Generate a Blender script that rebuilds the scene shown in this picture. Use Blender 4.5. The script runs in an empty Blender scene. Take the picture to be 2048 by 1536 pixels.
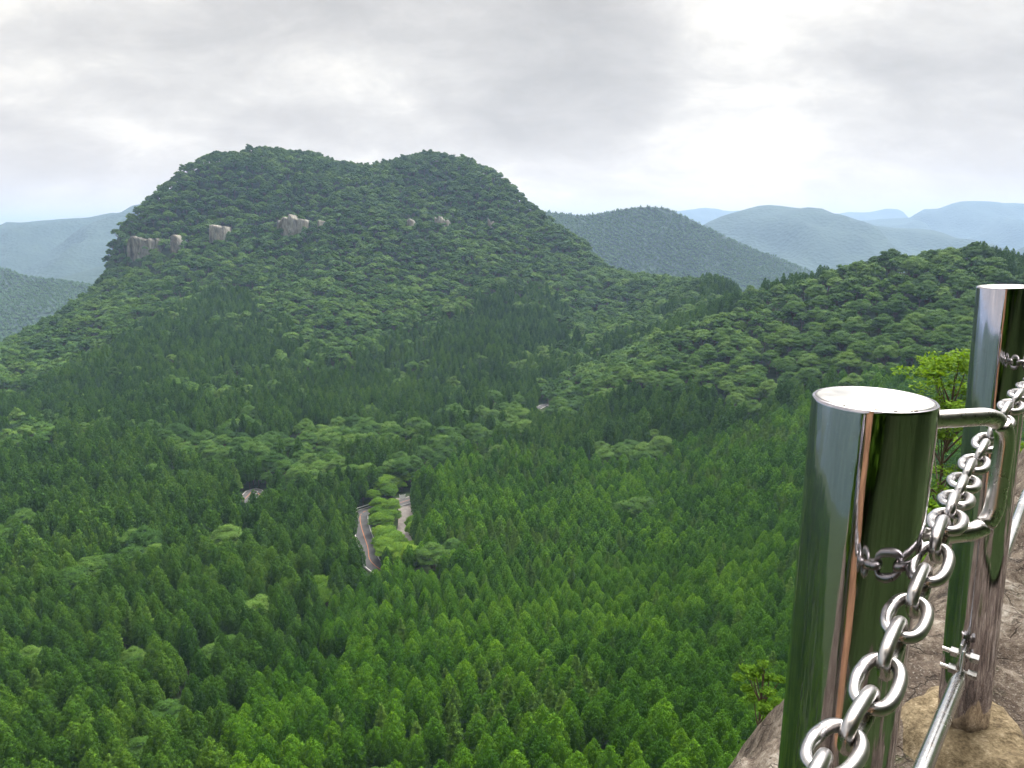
import bpy, math, random
import numpy as np
from mathutils import Vector, Matrix, noise

random.seed(7)
RNG = np.random.default_rng(7)
S = bpy.context.scene
C = S.collection
rad = math.radians

# ------------------------------------------------------------------ camera
F0, PITCH = 1420.0, rad(12.0)
cs, sn = math.cos(PITCH), math.sin(PITCH)
cam = bpy.data.cameras.new('camera')
cam.sensor_width = 36; cam.lens = 36 * F0 / 2048
cam.clip_start = 0.05; cam.clip_end = 60000
camo = bpy.data.objects.new('camera', cam); C.objects.link(camo)
camo.location = (0, 0, 0); camo.rotation_euler = (rad(90) - PITCH, 0, 0)
S.camera = camo

# ------------------------------------------------------------------ world
SUN_EL, SUN_AZ = 48.0, 35.0     # azimuth clockwise from +Y
W = bpy.data.worlds.new('World'); S.world = W; W.use_nodes = True
nt = W.node_tree; nt.nodes.clear()
def N(t, k, **kw):
    n = t.nodes.new(k)
    for a, b in kw.items():
        if a == 'ins':
            for i, v in b.items(): n.inputs[i].default_value = v
        else: setattr(n, a, b)
    return n
def mth(t, op, a, b=None, c=None, clamp=False):
    n = t.nodes.new('ShaderNodeMath'); n.operation = op; n.use_clamp = clamp
    for i, v in enumerate((a, b, c)):
        if v is None: continue
        if isinstance(v, (int, float)): n.inputs[i].default_value = v
        else: t.links.new(v, n.inputs[i])
    return n.outputs[0]
def mixc(t, f, a, b, mode='MIX'):
    n = t.nodes.new('ShaderNodeMix'); n.data_type = 'RGBA'; n.blend_type = mode
    for i, v in ((0, f), (6, a), (7, b)):
        if isinstance(v, (int, float)): n.inputs[i].default_value = v
        elif isinstance(v, tuple): n.inputs[i].default_value = (*v, 1) if len(v) == 3 else v
        else: t.links.new(v, n.inputs[i])
    return n.outputs[2]
def ramp(t, f, stops):
    n = t.nodes.new('ShaderNodeValToRGB'); e = n.color_ramp.elements
    while len(e) < len(stops): e.new(0.5)
    for i, (p, c) in enumerate(stops):
        e[i].position = p; e[i].color = (c, c, c, 1) if isinstance(c, (int, float)) else (*c, 1)
    t.links.new(f, n.inputs[0]); return n.outputs[0]

sky = N(nt, 'ShaderNodeTexSky', sky_type='NISHITA', sun_disc=False)
sky.sun_elevation = rad(SUN_EL); sky.sun_rotation = rad(SUN_AZ)
tc = N(nt, 'ShaderNodeTexCoord')
sx = N(nt, 'ShaderNodeSeparateXYZ'); nt.links.new(tc.outputs['Generated'], sx.inputs[0])
zc = mth(nt, 'MAXIMUM', sx.outputs[2], 0.0)
den = mth(nt, 'ADD', zc, 0.42)
cx = N(nt, 'ShaderNodeCombineXYZ')
nt.links.new(mth(nt, 'DIVIDE', sx.outputs[0], den), cx.inputs[0])
nt.links.new(mth(nt, 'DIVIDE', sx.outputs[1], den), cx.inputs[1])
mp = N(nt, 'ShaderNodeMapping'); mp.inputs['Location'].default_value = (3.1, 0.4, 0)
mp.inputs['Scale'].default_value = (1.0, 1.35, 1)
nt.links.new(cx.outputs[0], mp.inputs[0])
n1 = N(nt, 'ShaderNodeTexNoise', ins={'Scale': 1.3, 'Detail': 7, 'Roughness': 0.52, 'Distortion': 0.25})
nt.links.new(mp.outputs[0], n1.inputs['Vector'])
n2 = N(nt, 'ShaderNodeTexNoise', ins={'Scale': 5.0, 'Detail': 6, 'Roughness': 0.6, 'Distortion': 0.3})
nt.links.new(mp.outputs[0], n2.inputs['Vector'])
base = mth(nt, 'ADD', mth(nt, 'MULTIPLY', n1.outputs[0], 0.72), mth(nt, 'MULTIPLY', n2.outputs[0], 0.28))
def dirvec(px, py):
    u, v = (px - 1024) / F0, (768 - py) / F0
    d = Vector((u, v * sn + cs, v * cs - sn)); return d.normalized()
def blob(px, py, sharp, amp):     # brighter or darker part of the overcast, in a world direction
    vd = N(nt, 'ShaderNodeVectorMath', operation='DOT_PRODUCT'); vd.inputs[1].default_value = dirvec(px, py)
    nrm = N(nt, 'ShaderNodeVectorMath', operation='NORMALIZE'); nt.links.new(tc.outputs['Generated'], nrm.inputs[0])
    nt.links.new(nrm.outputs[0], vd.inputs[0])
    e = mth(nt, 'POWER', mth(nt, 'MAXIMUM', vd.outputs['Value'], 0.0), sharp)
    return mth(nt, 'MULTIPLY', e, amp)
for a in ((1480, 260, 110, 0.085), (1880, 250, 150, 0.06), (420, 200, 110, 0.06), (1200, 120, 60, -0.11),
          (600, 50, 45, -0.09), (150, 330, 160, 0.06), (1850, 40, 60, -0.08), (1100, 330, 200, 0.05)):
    base = mth(nt, 'ADD', base, blob(*a))
cl = ramp(nt, base, [(0.33, (0.37, 0.365, 0.37)), (0.43, (0.46, 0.455, 0.46)), (0.50, (0.56, 0.555, 0.555)), (0.57, (0.72, 0.71, 0.69)), (0.66, (0.95, 0.935, 0.90))])
hzn = mth(nt, 'POWER', mth(nt, 'SUBTRACT', 1.0, zc), 14.0)
cl = mixc(nt, mth(nt, 'MULTIPLY', hzn, 0.55), cl, (1.30, 1.03, 0.78))
cl = mixc(nt, 1.0, cl, (1.04, 1.0, 0.93), 'MULTIPLY')
# overcast luminance rises to the zenith
# brightest where the sun stands behind the cloud, high above the frame
vs = N(nt, 'ShaderNodeVectorMath', operation='DOT_PRODUCT'); vs.inputs[1].default_value = (math.sin(rad(30)) * math.cos(rad(64)), math.cos(rad(30)) * math.cos(rad(64)), math.sin(rad(64)))
nv_ = N(nt, 'ShaderNodeVectorMath', operation='NORMALIZE'); nt.links.new(tc.outputs['Generated'], nv_.inputs[0]); nt.links.new(nv_.outputs[0], vs.inputs[0])
glow = mth(nt, 'POWER', mth(nt, 'MAXIMUM', vs.outputs['Value'], 0.0), 15.0)
zen = mth(nt, 'ADD', mth(nt, 'ADD', 1.0, mth(nt, 'MULTIPLY', glow, 27.0)), mth(nt, 'MULTIPLY', mth(nt, 'MAXIMUM', mth(nt, 'SUBTRACT', zc, 0.30), 0.0), 1.2))
zen10 = mth(nt, 'MULTIPLY', zen, 9.3)
cm = N(nt, 'ShaderNodeVectorMath', operation='SCALE'); nt.links.new(cl, cm.inputs[0]); nt.links.new(zen10, cm.inputs['Scale'])
final = mixc(nt, 0.97, sky.outputs[0], cm.outputs[0])
bg = N(nt, 'ShaderNodeBackground'); bg.inputs[1].default_value = 0.1
nt.links.new(final, bg.inputs[0])
wo = N(nt, 'ShaderNodeOutputWorld'); nt.links.new(bg.outputs[0], wo.inputs[0])

sun = bpy.data.lights.new('sun', 'SUN'); sun.energy = 1.5; sun.angle = rad(14); sun.color = (1, 0.95, 0.86)
suno = bpy.data.objects.new('sun', sun); C.objects.link(suno)
sd = Vector((math.sin(rad(SUN_AZ)) * math.cos(rad(SUN_EL)), math.cos(rad(SUN_AZ)) * math.cos(rad(SUN_EL)), math.sin(rad(SUN_EL))))
suno.rotation_euler = sd.to_track_quat('Z', 'Y').to_euler()
suno.location = (0, 0, 50)

S.view_settings.view_transform = 'Standard'; S.view_settings.look = 'None'
S.view_settings.exposure = 0.65; S.view_settings.gamma = 1.0
S.cycles.use_denoising = True
S.cycles.max_bounces = 6; S.cycles.diffuse_bounces = 1; S.cycles.glossy_bounces = 4
S.cycles.transmission_bounces = 3; S.cycles.volume_bounces = 0
S.cycles.use_adaptive_sampling = True; S.cycles.adaptive_threshold = 0.015
S.cycles.sample_clamp_indirect = 4.0

# ------------------------------------------------------------------ helpers
def tag(o, label=None, cat=None, group=None, kind=None):
    if label: o['label'] = label
    if cat: o['category'] = cat
    if group: o['group'] = group
    if kind: o['kind'] = kind
    return o
def link(name, me, parent=None, mat=None):
    o = bpy.data.objects.new(name, me); C.objects.link(o)
    if parent: o.parent = parent
    if mat and me is not None and not me.materials: me.materials.append(mat)
    return o
def mesh_np(name, V, Fq, mats=(), midx=None, smooth=False, tone=None):
    """V (n,3); Fq list of arrays (m,3) or (m,4)"""
    me = bpy.data.meshes.new(name)
    V = np.asarray(V, dtype=np.float32)
    me.vertices.add(len(V)); me.vertices.foreach_set('co', V.ravel())
    loops = np.concatenate([np.asarray(f, dtype=np.int32).ravel() for f in Fq])
    tot = np.concatenate([np.full(len(f), np.asarray(f).shape[1], dtype=np.int32) for f in Fq])
    st = np.concatenate([[0], np.cumsum(tot)[:-1]]).astype(np.int32)
    me.loops.add(len(loops)); me.loops.foreach_set('vertex_index', loops)
    me.polygons.add(len(tot)); me.polygons.foreach_set('loop_start', st); me.polygons.foreach_set('loop_total', tot)
    for m in mats: me.materials.append(m)
    if midx is not None: me.polygons.foreach_set('material_index', np.asarray(midx, dtype=np.int32))
    if smooth is True: me.polygons.foreach_set('use_smooth', np.ones(len(tot), dtype=bool))
    elif smooth is not False: me.polygons.foreach_set('use_smooth', np.asarray(smooth, dtype=bool))
    if tone is not None:
        a = me.attributes.new('tone', 'FLOAT', 'POINT'); a.data.foreach_set('value', np.asarray(tone, dtype=np.float32))
    me.update(calc_edges=True)
    return me
def px_world(px, py, Y):
    u, v = (px - 1024) / F0, (768 - py) / F0
    k = Y / (v * sn + cs)
    return np.array([u * k, Y, (v * cs - sn) * k])
def px_depth(px, py, Fd):
    u, v = (px - 1024) / F0, (768 - py) / F0
    return Vector((u * Fd, (v * sn + cs) * Fd, (v * cs - sn) * Fd))
def project(P):
    P = np.asarray(P)
    f = P[..., 1] * cs - P[..., 2] * sn
    v = (P[..., 1] * sn + P[..., 2] * cs) / f
    return 1024 + F0 * P[..., 0] / f, 768 - F0 * v, f

def fbm(x, y, seed, scale, oct=4, gain=0.5):
    """smooth value noise sum, vectorised"""
    out = np.zeros_like(x, dtype=float); amp = 1.0; tot = 0
    for o in range(oct):
        r = np.random.default_rng(seed * 31 + o)
        T = r.random((256, 256)) * 2 - 1
        X = x / scale + 1000.3; Y = y / scale + 1000.7
        xi = np.floor(X).astype(int); yi = np.floor(Y).astype(int)
        fx = X - xi; fy = Y - yi
        fx = fx * fx * (3 - 2 * fx); fy = fy * fy * (3 - 2 * fy)
        a = T[xi % 256, yi % 256]; b = T[(xi + 1) % 256, yi % 256]
        c = T[xi % 256, (yi + 1) % 256]; d = T[(xi + 1) % 256, (yi + 1) % 256]
        out += amp * ((a * (1 - fx) + b * fx) * (1 - fy) + (c * (1 - fx) + d * fx) * fy)
        tot += amp; amp *= gain; scale /= 2.03
    return out / tot
def sstep(a, b, x):
    t = np.clip((x - a) / (b - a), 0, 1); return t * t * (3 - 2 * t)

# ------------------------------------------------------------------ materials
def new_mat(name):
    m = bpy.data.materials.new(name); m.use_nodes = True
    t = m.node_tree; t.nodes.clear()
    out = t.nodes.new('ShaderNodeOutputMaterial')
    return m, t, out
def foliage(name, c_dark, c_mid, c_light, trans=0.12, patch=60.0, rough=0.6, ttint=(1.25, 1.2, 0.5)):
    m, t, out = new_mat(name)
    oi = t.nodes.new('ShaderNodeObjectInfo')
    nz = N(t, 'ShaderNodeTexNoise', ins={'Scale': 1.0 / patch, 'Detail': 2})
    t.links.new(oi.outputs['Location'], nz.inputs['Vector'])
    at = N(t, 'ShaderNodeAttribute', attribute_name='tone')
    f = mth(t, 'ADD', mth(t, 'MULTIPLY', oi.outputs['Random'], 0.5), mth(t, 'MULTIPLY', mth(t, 'SUBTRACT', nz.outputs[0], 0.25), 0.9))
    f = mth(t, 'ADD', f, mth(t, 'MULTIPLY', mth(t, 'SUBTRACT', at.outputs['Fac'], 0.5), 0.55), clamp=True)
    col = ramp(t, f, [(0.1, c_dark), (0.5, c_mid), (0.95, c_light)])
    p = N(t, 'ShaderNodeBsdfPrincipled'); p.inputs['Roughness'].default_value = rough
    p.inputs['Specular IOR Level'].default_value = 0.04
    t.links.new(col, p.inputs['Base Color'])
    tr = N(t, 'ShaderNodeBsdfTranslucent')
    t.links.new(mixc(t, 1.0, col, ttint, 'MULTIPLY'), tr.inputs[0])
    mx = t.nodes.new('ShaderNodeMixShader'); mx.inputs[0].default_value = trans
    t.links.new(p.outputs[0], mx.inputs[1]); t.links.new(tr.outputs[0], mx.inputs[2])
    t.links.new(mx.outputs[0], out.inputs[0])
    return m
M_CEDAR = foliage('cedar_foliage', (0.022, 0.074, 0.003), (0.060, 0.155, 0.006), (0.135, 0.275, 0.010), trans=0.06)
M_OLD = foliage('old_cedar_foliage', (0.020, 0.062, 0.005), (0.044, 0.110, 0.009), (0.090, 0.180, 0.014), trans=0.06)
M_CYP = foliage('cypress_foliage', (0.045, 0.105, 0.012), (0.08, 0.165, 0.02), (0.14, 0.25, 0.035))
M_BROAD = foliage('broadleaf_foliage', (0.024, 0.066, 0.010), (0.056, 0.122, 0.017), (0.120, 0.205, 0.036), patch=45)
M_BRIGHT = foliage('bright_foliage', (0.05, 0.12, 0.010), (0.10, 0.20, 0.018), (0.17, 0.28, 0.03), trans=0.4)
M_FAR = foliage('far_foliage', (0.10, 0.185, 0.11), (0.125, 0.215, 0.125), (0.15, 0.25, 0.14), patch=160)  # haze put into the colour: paler, bluer and flatter than nearby leaves

def simple(name, col, rough=0.8, metal=0.0, bump=None, vary=0.0, nscale=5.0):
    m, t, out = new_mat(name)
    p = t.nodes.new('ShaderNodeBsdfPrincipled'); p.inputs['Roughness'].default_value = rough
    p.inputs['Metallic'].default_value = metal
    p.inputs['Base Color'].default_value = (*col, 1)
    tc = t.nodes.new('ShaderNodeTexCoord')
    if vary:
        nz = N(t, 'ShaderNodeTexNoise', ins={'Scale': nscale, 'Detail': 6}); t.links.new(tc.outputs['Object'], nz.inputs['Vector'])
        a = tuple(c * (1 - vary) for c in col); b = tuple(min(1, c * (1 + vary)) for c in col)
        t.links.new(ramp(t, nz.outputs[0], [(0.3, a), (0.7, b)]), p.inputs['Base Color'])
    if bump:
        nz = N(t, 'ShaderNodeTexNoise', ins={'Scale': bump[0], 'Detail': 8}); t.links.new(tc.outputs['Object'], nz.inputs['Vector'])
        bp = t.nodes.new('ShaderNodeBump'); bp.inputs['Strength'].default_value = bump[1]; bp.inputs['Distance'].default_value = bump[2]
        t.links.new(nz.outputs[0], bp.inputs['Height']); t.links.new(bp.outputs[0], p.inputs['Normal'])
    t.links.new(p.outputs[0], out.inputs[0])
    return m
M_BARK = simple('bark', (0.09, 0.06, 0.04), 0.9, vary=0.4, nscale=3)
M_ASPH = simple('asphalt', (0.058, 0.058, 0.060), 0.85, vary=0.25, nscale=0.4)
M_WLINE = simple('white_road_paint', (0.40, 0.40, 0.38), 0.7, vary=0.15, nscale=2)
M_OLINE = simple('orange_road_paint', (0.33, 0.12, 0.04), 0.7, vary=0.15, nscale=2)
M_GRAVEL = simple('gravel_lot', (0.20, 0.18, 0.165), 0.9, vary=0.2, nscale=0.6)

def ground_mat():
    m, t, out = new_mat('forest_floor')
    g = t.nodes.new('ShaderNodeNewGeometry')
    nz = N(t, 'ShaderNodeTexNoise', ins={'Scale': 0.35, 'Detail': 6}); t.links.new(g.outputs['Position'], nz.inputs['Vector'])
    c = ramp(t, nz.outputs[0], [(0.35, (0.020, 0.035, 0.012)), (0.55, (0.032, 0.055, 0.018)), (0.75, (0.05, 0.06, 0.03))])
    p = t.nodes.new('ShaderNodeBsdfPrincipled'); p.inputs['Roughness'].default_value = 0.95
    p.inputs['Specular IOR Level'].default_value = 0.1
    t.links.new(c, p.inputs['Base Color'])
    bp = t.nodes.new('ShaderNodeBump'); bp.inputs['Strength'].default_value = 0.7; bp.inputs['Distance'].default_value = 1.5
    t.links.new(nz.outputs[0], bp.inputs['Height']); t.links.new(bp.outputs[0], p.inputs['Normal'])
    t.links.new(p.outputs[0], out.inputs[0]); return m
M_GROUND = ground_mat()
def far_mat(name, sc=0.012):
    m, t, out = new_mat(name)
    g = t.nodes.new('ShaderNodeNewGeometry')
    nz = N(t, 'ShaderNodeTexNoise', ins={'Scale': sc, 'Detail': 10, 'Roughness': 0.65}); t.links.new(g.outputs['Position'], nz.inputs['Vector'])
    c = ramp(t, nz.outputs[0], [(0.35, (0.030, 0.052, 0.045)), (0.55, (0.042, 0.068, 0.058)), (0.72, (0.056, 0.088, 0.068))])  # blue cast of distance haze painted into the forest colours
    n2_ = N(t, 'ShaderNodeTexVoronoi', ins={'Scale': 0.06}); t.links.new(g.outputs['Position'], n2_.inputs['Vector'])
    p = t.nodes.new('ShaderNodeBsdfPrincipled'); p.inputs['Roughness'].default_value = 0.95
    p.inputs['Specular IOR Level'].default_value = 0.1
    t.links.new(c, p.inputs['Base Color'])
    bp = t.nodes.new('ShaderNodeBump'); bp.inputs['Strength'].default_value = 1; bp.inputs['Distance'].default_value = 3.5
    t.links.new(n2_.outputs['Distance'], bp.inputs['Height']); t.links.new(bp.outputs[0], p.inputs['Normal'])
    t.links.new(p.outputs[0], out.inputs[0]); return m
M_FARHILL = far_mat('hazed_far_forest')

# ------------------------------------------------------------------ terrain control columns: (photo x) -> [(photo y, distance ahead)]
COLS = {
 -260: [(1536,100),(1300,150),(1100,215),(950,290),(860,360),(790,450),(730,560)],
 0:    [(1536,100),(1400,128),(1200,180),(1000,262),(900,325),(830,395),(760,490),(690,620)],
 100:  [(1300,150),(1100,212),(900,322),(800,430),(720,530),(638,670)],
 240:  [(1536,98),(1400,126),(1200,180),(1000,260),(900,320),(800,405),(700,500),(600,620),(545,715),(482,752),(440,770)],
 400:  [(1400,128),(1200,182),(1000,262),(900,325),(800,405),(700,500),(600,612),(520,695),(470,748),(400,795),(325,870)],
 580:  [(1536,102),(1400,126),(1200,182),(1050,242),(900,328),(800,410),(700,505),(600,610),(520,695),(450,752),(400,800),(302,930)],
 730:  [(1400,124),(1200,182),(1050,240),(900,322),(820,400),(700,510),(600,610),(520,700),(440,765),(400,805),(330,930)],
 860:  [(1536,100),(1400,122),(1200,182),(1050,240),(900,315),(820,400),(750,480),(650,575),(550,675),(440,785),(380,850),(302,940)],
 1000: [(1500,98),(1300,148),(1170,190),(1050,240),(900,315),(800,400),(700,505),(600,620),(500,735),(420,810),(345,890)],
 1100: [(1500,92),(1300,143),(1170,188),(1050,238),(900,315),(815,400),(750,470),(700,525),(600,645),(500,770),(450,840)],
 1240: [(1500,85),(1300,134),(1170,180),(1050,232),(950,285),(850,345),(780,385),(735,412),(700,490),(620,640),(547,800)],
 1400: [(1500,83),(1300,128),(1170,170),(1050,218),(950,265),(850,318),(770,355),(700,392),(645,430),(610,540),(562,690)],
 1530: [(1500,82),(1300,124),(1170,160),(1050,203),(950,245),(850,298),(780,333),(700,368),(640,398),(575,465)],
 1640: [(1400,98),(1200,146),(1050,190),(900,252),(800,300),(760,315),(700,345),(620,382),(548,430)],
 1760: [(1200,138),(1000,188),(850,248),(740,302),(680,325),(600,370),(550,392),(508,412)],
 1860: [(1100,145),(900,205),(730,295),(650,330),(560,375),(520,400)],
 1960: [(1000,152),(850,210),(720,280),(650,310),(560,355),(500,390)],
 2048: [(1000,142),(850,200),(720,262),(650,300),(590,335),(538,372)],
 2300: [(1000,120),(850,170),(700,240),(600,300),(540,340)],
}
CREST_EXTRA = [(200,563,725),(226,545,748),(247,476,766),(252,452,772),(262,440,776),(150,600,700),(50,662,650),(262,452,765),(290,412,785),(330,372,810),(470,311,900),(650,309,930),(700,323,930),(780,318,935),
               (930,312,935),(1040,382,880),(1080,420,860),(1130,460,830),(1190,512,810),(1320,549,740),(1450,568,600),(1590,565,445),(1690,540,425),(1720,532,420)]
DROP = 10.5
pts = []
for px, col in COLS.items():
    for py, Y in col: pts.append(px_world(px, py, Y))
    c = px_world(px, *col[-1])
    if px >= 0:
        pts.append(c + np.array([c[0] / c[1] * 110, 110, -38])); pts.append(c + np.array([c[0] / c[1] * 300, 300, -120]))
for px, py, Y in CREST_EXTRA: pts.append(px_world(px, py, Y))
# left flank of the mesa falls away
for x, y, z in ((-455,800,-75),(-500,900,-120),(-420,950,-100),(-600,800,-140),(-620,1100,-170),(-350,1150,-90),(0,1350,-150),(400,1350,-160),
                (-700,600,-150),(-900,300,-140),(-500,100,-110),(-250,-50,-95),(-120,30,-85),(0,20,-72),(60,20,-60),(150,40,-45),(120,-60,-20),(0,-120,-40),(300,60,-25),(-200,-300,-80),(200,-300,20),
                (420,150,-20),(600,300,-30),(650,600,-120),(800,1000,-170),(0,55,-74),(-60,60,-82)):
    pts.append(np.array([x, y, z]))
P = np.array(pts); P[:, 2] -= DROP
SC = 300.0
def U(r2): return np.where(r2 > 0, 0.5 * r2 * np.log(np.maximum(r2, 1e-12)), 0)
n = len(P); A = P[:, :2] / SC
K = U(((A[:, None] - A[None]) ** 2).sum(-1)) + 0.0004 * np.eye(n)
Q = np.concatenate([np.ones((n, 1)), A], 1)
M = np.block([[K, Q], [Q.T, np.zeros((3, 3))]])
SOL = np.linalg.solve(M, np.concatenate([P[:, 2], np.zeros(3)]))
def tps(x, y):
    xs, ys = (np.ravel(x) / SC), (np.ravel(y) / SC); out = np.empty(xs.size)
    for i in range(0, xs.size, 20000):
        a = xs[i:i + 20000]; b = ys[i:i + 20000]
        k = U((a[:, None] - A[None, :, 0]) ** 2 + (b[:, None] - A[None, :, 1]) ** 2)
        out[i:i + 20000] = k @ SOL[:n] + SOL[n] + SOL[n + 1] * a + SOL[n + 2] * b
    return out.reshape(np.shape(x))
def height_raw(x, y):
    h = tps(np.clip(x, -900, 950), np.clip(y, -350, 1350))
    r = np.hypot(x, y - 350)
    amp = 0.5 + 3.5 * sstep(420, 800, y)
    h = h + amp * 1.6 * fbm(x, y, 3, 90, 4) + 0.8 * fbm(x, y, 4, 22, 2)
    # gullies running down the mesa
    h = h - 3.5 * sstep(500, 650, y) * (1 - sstep(880, 930, y)) * np.abs(fbm(x * 2.2, y * 0.5, 9, 70, 3))
    w = sstep(850, 1500, r)
    far = -190 + 25 * fbm(x, y, 5, 1500, 3)
    return np.maximum(h * (1 - w) + far * w, -240)
def axis(lo, hi, step, outer):
    a = list(np.arange(lo, hi + 0.1, step)); s = step
    while a[-1] < outer: s *= 1.28; a.append(a[-1] + s)
    s = step
    while a[0] > -outer: s *= 1.28; a.insert(0, a[0] - s)
    return np.array(a)
GX = axis(-720, 860, 4.0, 13000); GY = axis(-60, 1120, 4.0, 13000)
XX, YY = np.meshgrid(GX, GY, indexing='ij')
HH = height_raw(XX, YY)
def ground(x, y):
    x = np.asarray(x, float); y = np.asarray(y, float)
    i = np.clip(np.searchsorted(GX, x) - 1, 0, len(GX) - 2); j = np.clip(np.searchsorted(GY, y) - 1, 0, len(GY) - 2)
    fx = (x - GX[i]) / (GX[i + 1] - GX[i]); fy = (y - GY[j]) / (GY[j + 1] - GY[j])
    return (HH[i, j] * (1 - fx) + HH[i + 1, j] * fx) * (1 - fy) + (HH[i, j + 1] * (1 - fx) + HH[i + 1, j + 1] * fx) * fy
def hit(px, py, lift=0.0, y0=60, y1=1300):
    """where the sight line through a photo point meets the land (lifted to canopy level)"""
    Ys = np.linspace(y0, y1, 2500); u, v = (px - 1024) / F0, (768 - py) / F0
    k = Ys / (v * sn + cs); xs = u * k; zs = (v * cs - sn) * k
    d = zs - (ground(xs, Ys) + lift)
    b = np.where(d <= 0)[0]
    i = b[0] if len(b) else len(Ys) - 1
    return np.array([xs[i], Ys[i]])

def road_line(pxs, lift=0.3):
    return np.array([hit(a, b, lift) for a, b in pxs])
def smooth_line(p, step=2.0):
    p = np.array(p, float); out = []
    for i in range(len(p) - 1):
        p0 = p[max(i - 1, 0)]; p1 = p[i]; p2 = p[i + 1]; p3 = p[min(i + 2, len(p) - 1)]
        k = max(2, int(np.linalg.norm(p2 - p1) / step))
        for t in np.linspace(0, 1, k, endpoint=False):
            out.append(0.5 * ((2 * p1) + (-p0 + p2) * t + (2 * p0 - 5 * p1 + 4 * p2 - p3) * t * t + (-p0 + 3 * p1 - 3 * p2 + p3) * t ** 3))
    out.append(p[-1]); return np.array(out)
ROAD_A = smooth_line(road_line([(900,1190),(840,1170),(780,1148),(742,1122),(735,1092),(722,1050),(722,1028),(742,1018),(800,1005),(860,985)]))
ROAD_B = smooth_line(road_line([(478,1010),(496,990),(508,980),(522,990),(560,1012)]))
LOT = smooth_line(road_line([(806,990),(812,1015),(812,1050),(808,1078),(812,1100)]))
ROAD_C = smooth_line(road_line([(1075,818),(1092,808),(1108,812)]))
# level the land under the roads
def flatten(line, half, soft):
    global HH
    zl = ground(line[:, 0], line[:, 1]); 
    kk = np.ones(9) / 9; zs = np.convolve(np.pad(zl, 4, mode='edge'), kk, 'valid')
    m = (XX > line[:, 0].min() - 25) & (XX < line[:, 0].max() + 25) & (YY > line[:, 1].min() - 25) & (YY < line[:, 1].max() + 25)
    ii = np.where(m); q = np.stack([XX[ii], YY[ii]], 1)
    d = np.hypot(q[:, None, 0] - line[None, :, 0], q[:, None, 1] - line[None, :, 1]); j = d.argmin(1); dm = d.min(1)
    w = 1 - sstep(half, half + soft, dm)
    HH[ii] = HH[ii] * (1 - w) + (zs[j] - 0.35) * w
    return zs
ZA = flatten(ROAD_A, 7, 10); ZB = flatten(ROAD_B, 7, 8); ZL = flatten(LOT, 8, 8); ZC = flatten(ROAD_C, 6, 8)

nx, ny = len(GX), len(GY)
idx = np.arange(nx * ny).reshape(nx, ny)
Fg = np.stack([idx[:-1, :-1], idx[1:, :-1], idx[1:, 1:], idx[:-1, 1:]], -1).reshape(-1, 4)
terr = link('terrain', mesh_np('terrain', np.stack([XX, YY, HH], -1).reshape(-1, 3), [Fg], [M_GROUND], smooth=True))
tag(terr, kind='structure')

# ------------------------------------------------------------------ distant ridges
def ridge(name, crest, Wf, Wb, basez, seed, spur=0.42, step=25.0, mat=None, world=False):
    cp = np.array(crest, float) if world else np.array([px_world(px, py, Y) for px, py, Y in crest])
    L = smooth_line(cp, step * 1.0)
    T = np.gradient(L[:, :2], axis=0); T /= np.linalg.norm(T, axis=1)[:, None] + 1e-9
    k = np.ones(25) / 25
    T = np.stack([np.convolve(np.pad(T[:, i], 12, mode='edge'), k, 'valid') for i in (0, 1)], 1); T /= np.linalg.norm(T, axis=1)[:, None]
    Nn = np.stack([T[:, 1], -T[:, 0]], 1)        # towards the viewer
    nt_ = int((Wf + Wb) / step); ts = np.linspace(-Wb, Wf, nt_)
    s_arc = np.concatenate([[0], np.cumsum(np.linalg.norm(np.diff(L[:, :2], axis=0), axis=1))])
    V = np.empty((len(L), nt_, 3))
    for j, t in enumerate(ts):
        q = L[:, :2] + Nn * t
        w = (t / Wf) if t > 0 else (-t / Wb)
        prof = (1 - w) ** 1.25 if w < 1 else 0
        nz = fbm(s_arc + 60 * math.sin(t / 130.0 + seed), np.full_like(s_arc, t * 0.35), seed, 260, 4, 0.55)
        h = (L[:, 2] - basez)
        cn = 0.022 * h * fbm(s_arc, s_arc * 0, seed + 9, 240, 5, 0.62)
        z = basez + (h + cn) * prof + h * spur * nz * min(1, 3.0 * w) * (1 - w) * 2.0
        z += 2.5 * fbm(q[:, 0], q[:, 1], seed + 5, 45, 3) * min(1, w * 12)
        V[:, j, 0:2] = q; V[:, j, 2] = z
    i2 = np.arange(len(L) * nt_).reshape(len(L), nt_)
    Fr = np.stack([i2[:-1, :-1], i2[:-1, 1:], i2[1:, 1:], i2[1:, :-1]], -1).reshape(-1, 4)
    o = link(name, mesh_np(name, V.reshape(-1, 3), [Fr], [mat or M_FARHILL], smooth=True)); tag(o, kind='structure')
    return V, ts
def dd(pts, Y): return [(a, b, Y) for a, b in pts]
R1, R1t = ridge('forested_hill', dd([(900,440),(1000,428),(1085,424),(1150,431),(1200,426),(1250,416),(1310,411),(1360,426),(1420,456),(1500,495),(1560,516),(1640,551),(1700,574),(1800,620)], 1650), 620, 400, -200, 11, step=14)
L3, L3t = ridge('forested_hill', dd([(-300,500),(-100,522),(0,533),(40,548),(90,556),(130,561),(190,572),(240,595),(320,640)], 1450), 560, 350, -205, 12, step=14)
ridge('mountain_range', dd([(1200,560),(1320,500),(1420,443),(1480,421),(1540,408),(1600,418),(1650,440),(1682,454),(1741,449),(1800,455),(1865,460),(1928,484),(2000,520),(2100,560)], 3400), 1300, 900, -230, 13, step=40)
ridge('mountain_range', dd([(1250,450),(1330,425),(1375,417),(1421,414),(1460,421),(1520,416),(1589,415),(1640,427),(1706,423),(1737,423),(1780,418),(1795,433),(1850,450),(1950,460)], 8000), 1500, 900, -235, 14, step=60)
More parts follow.
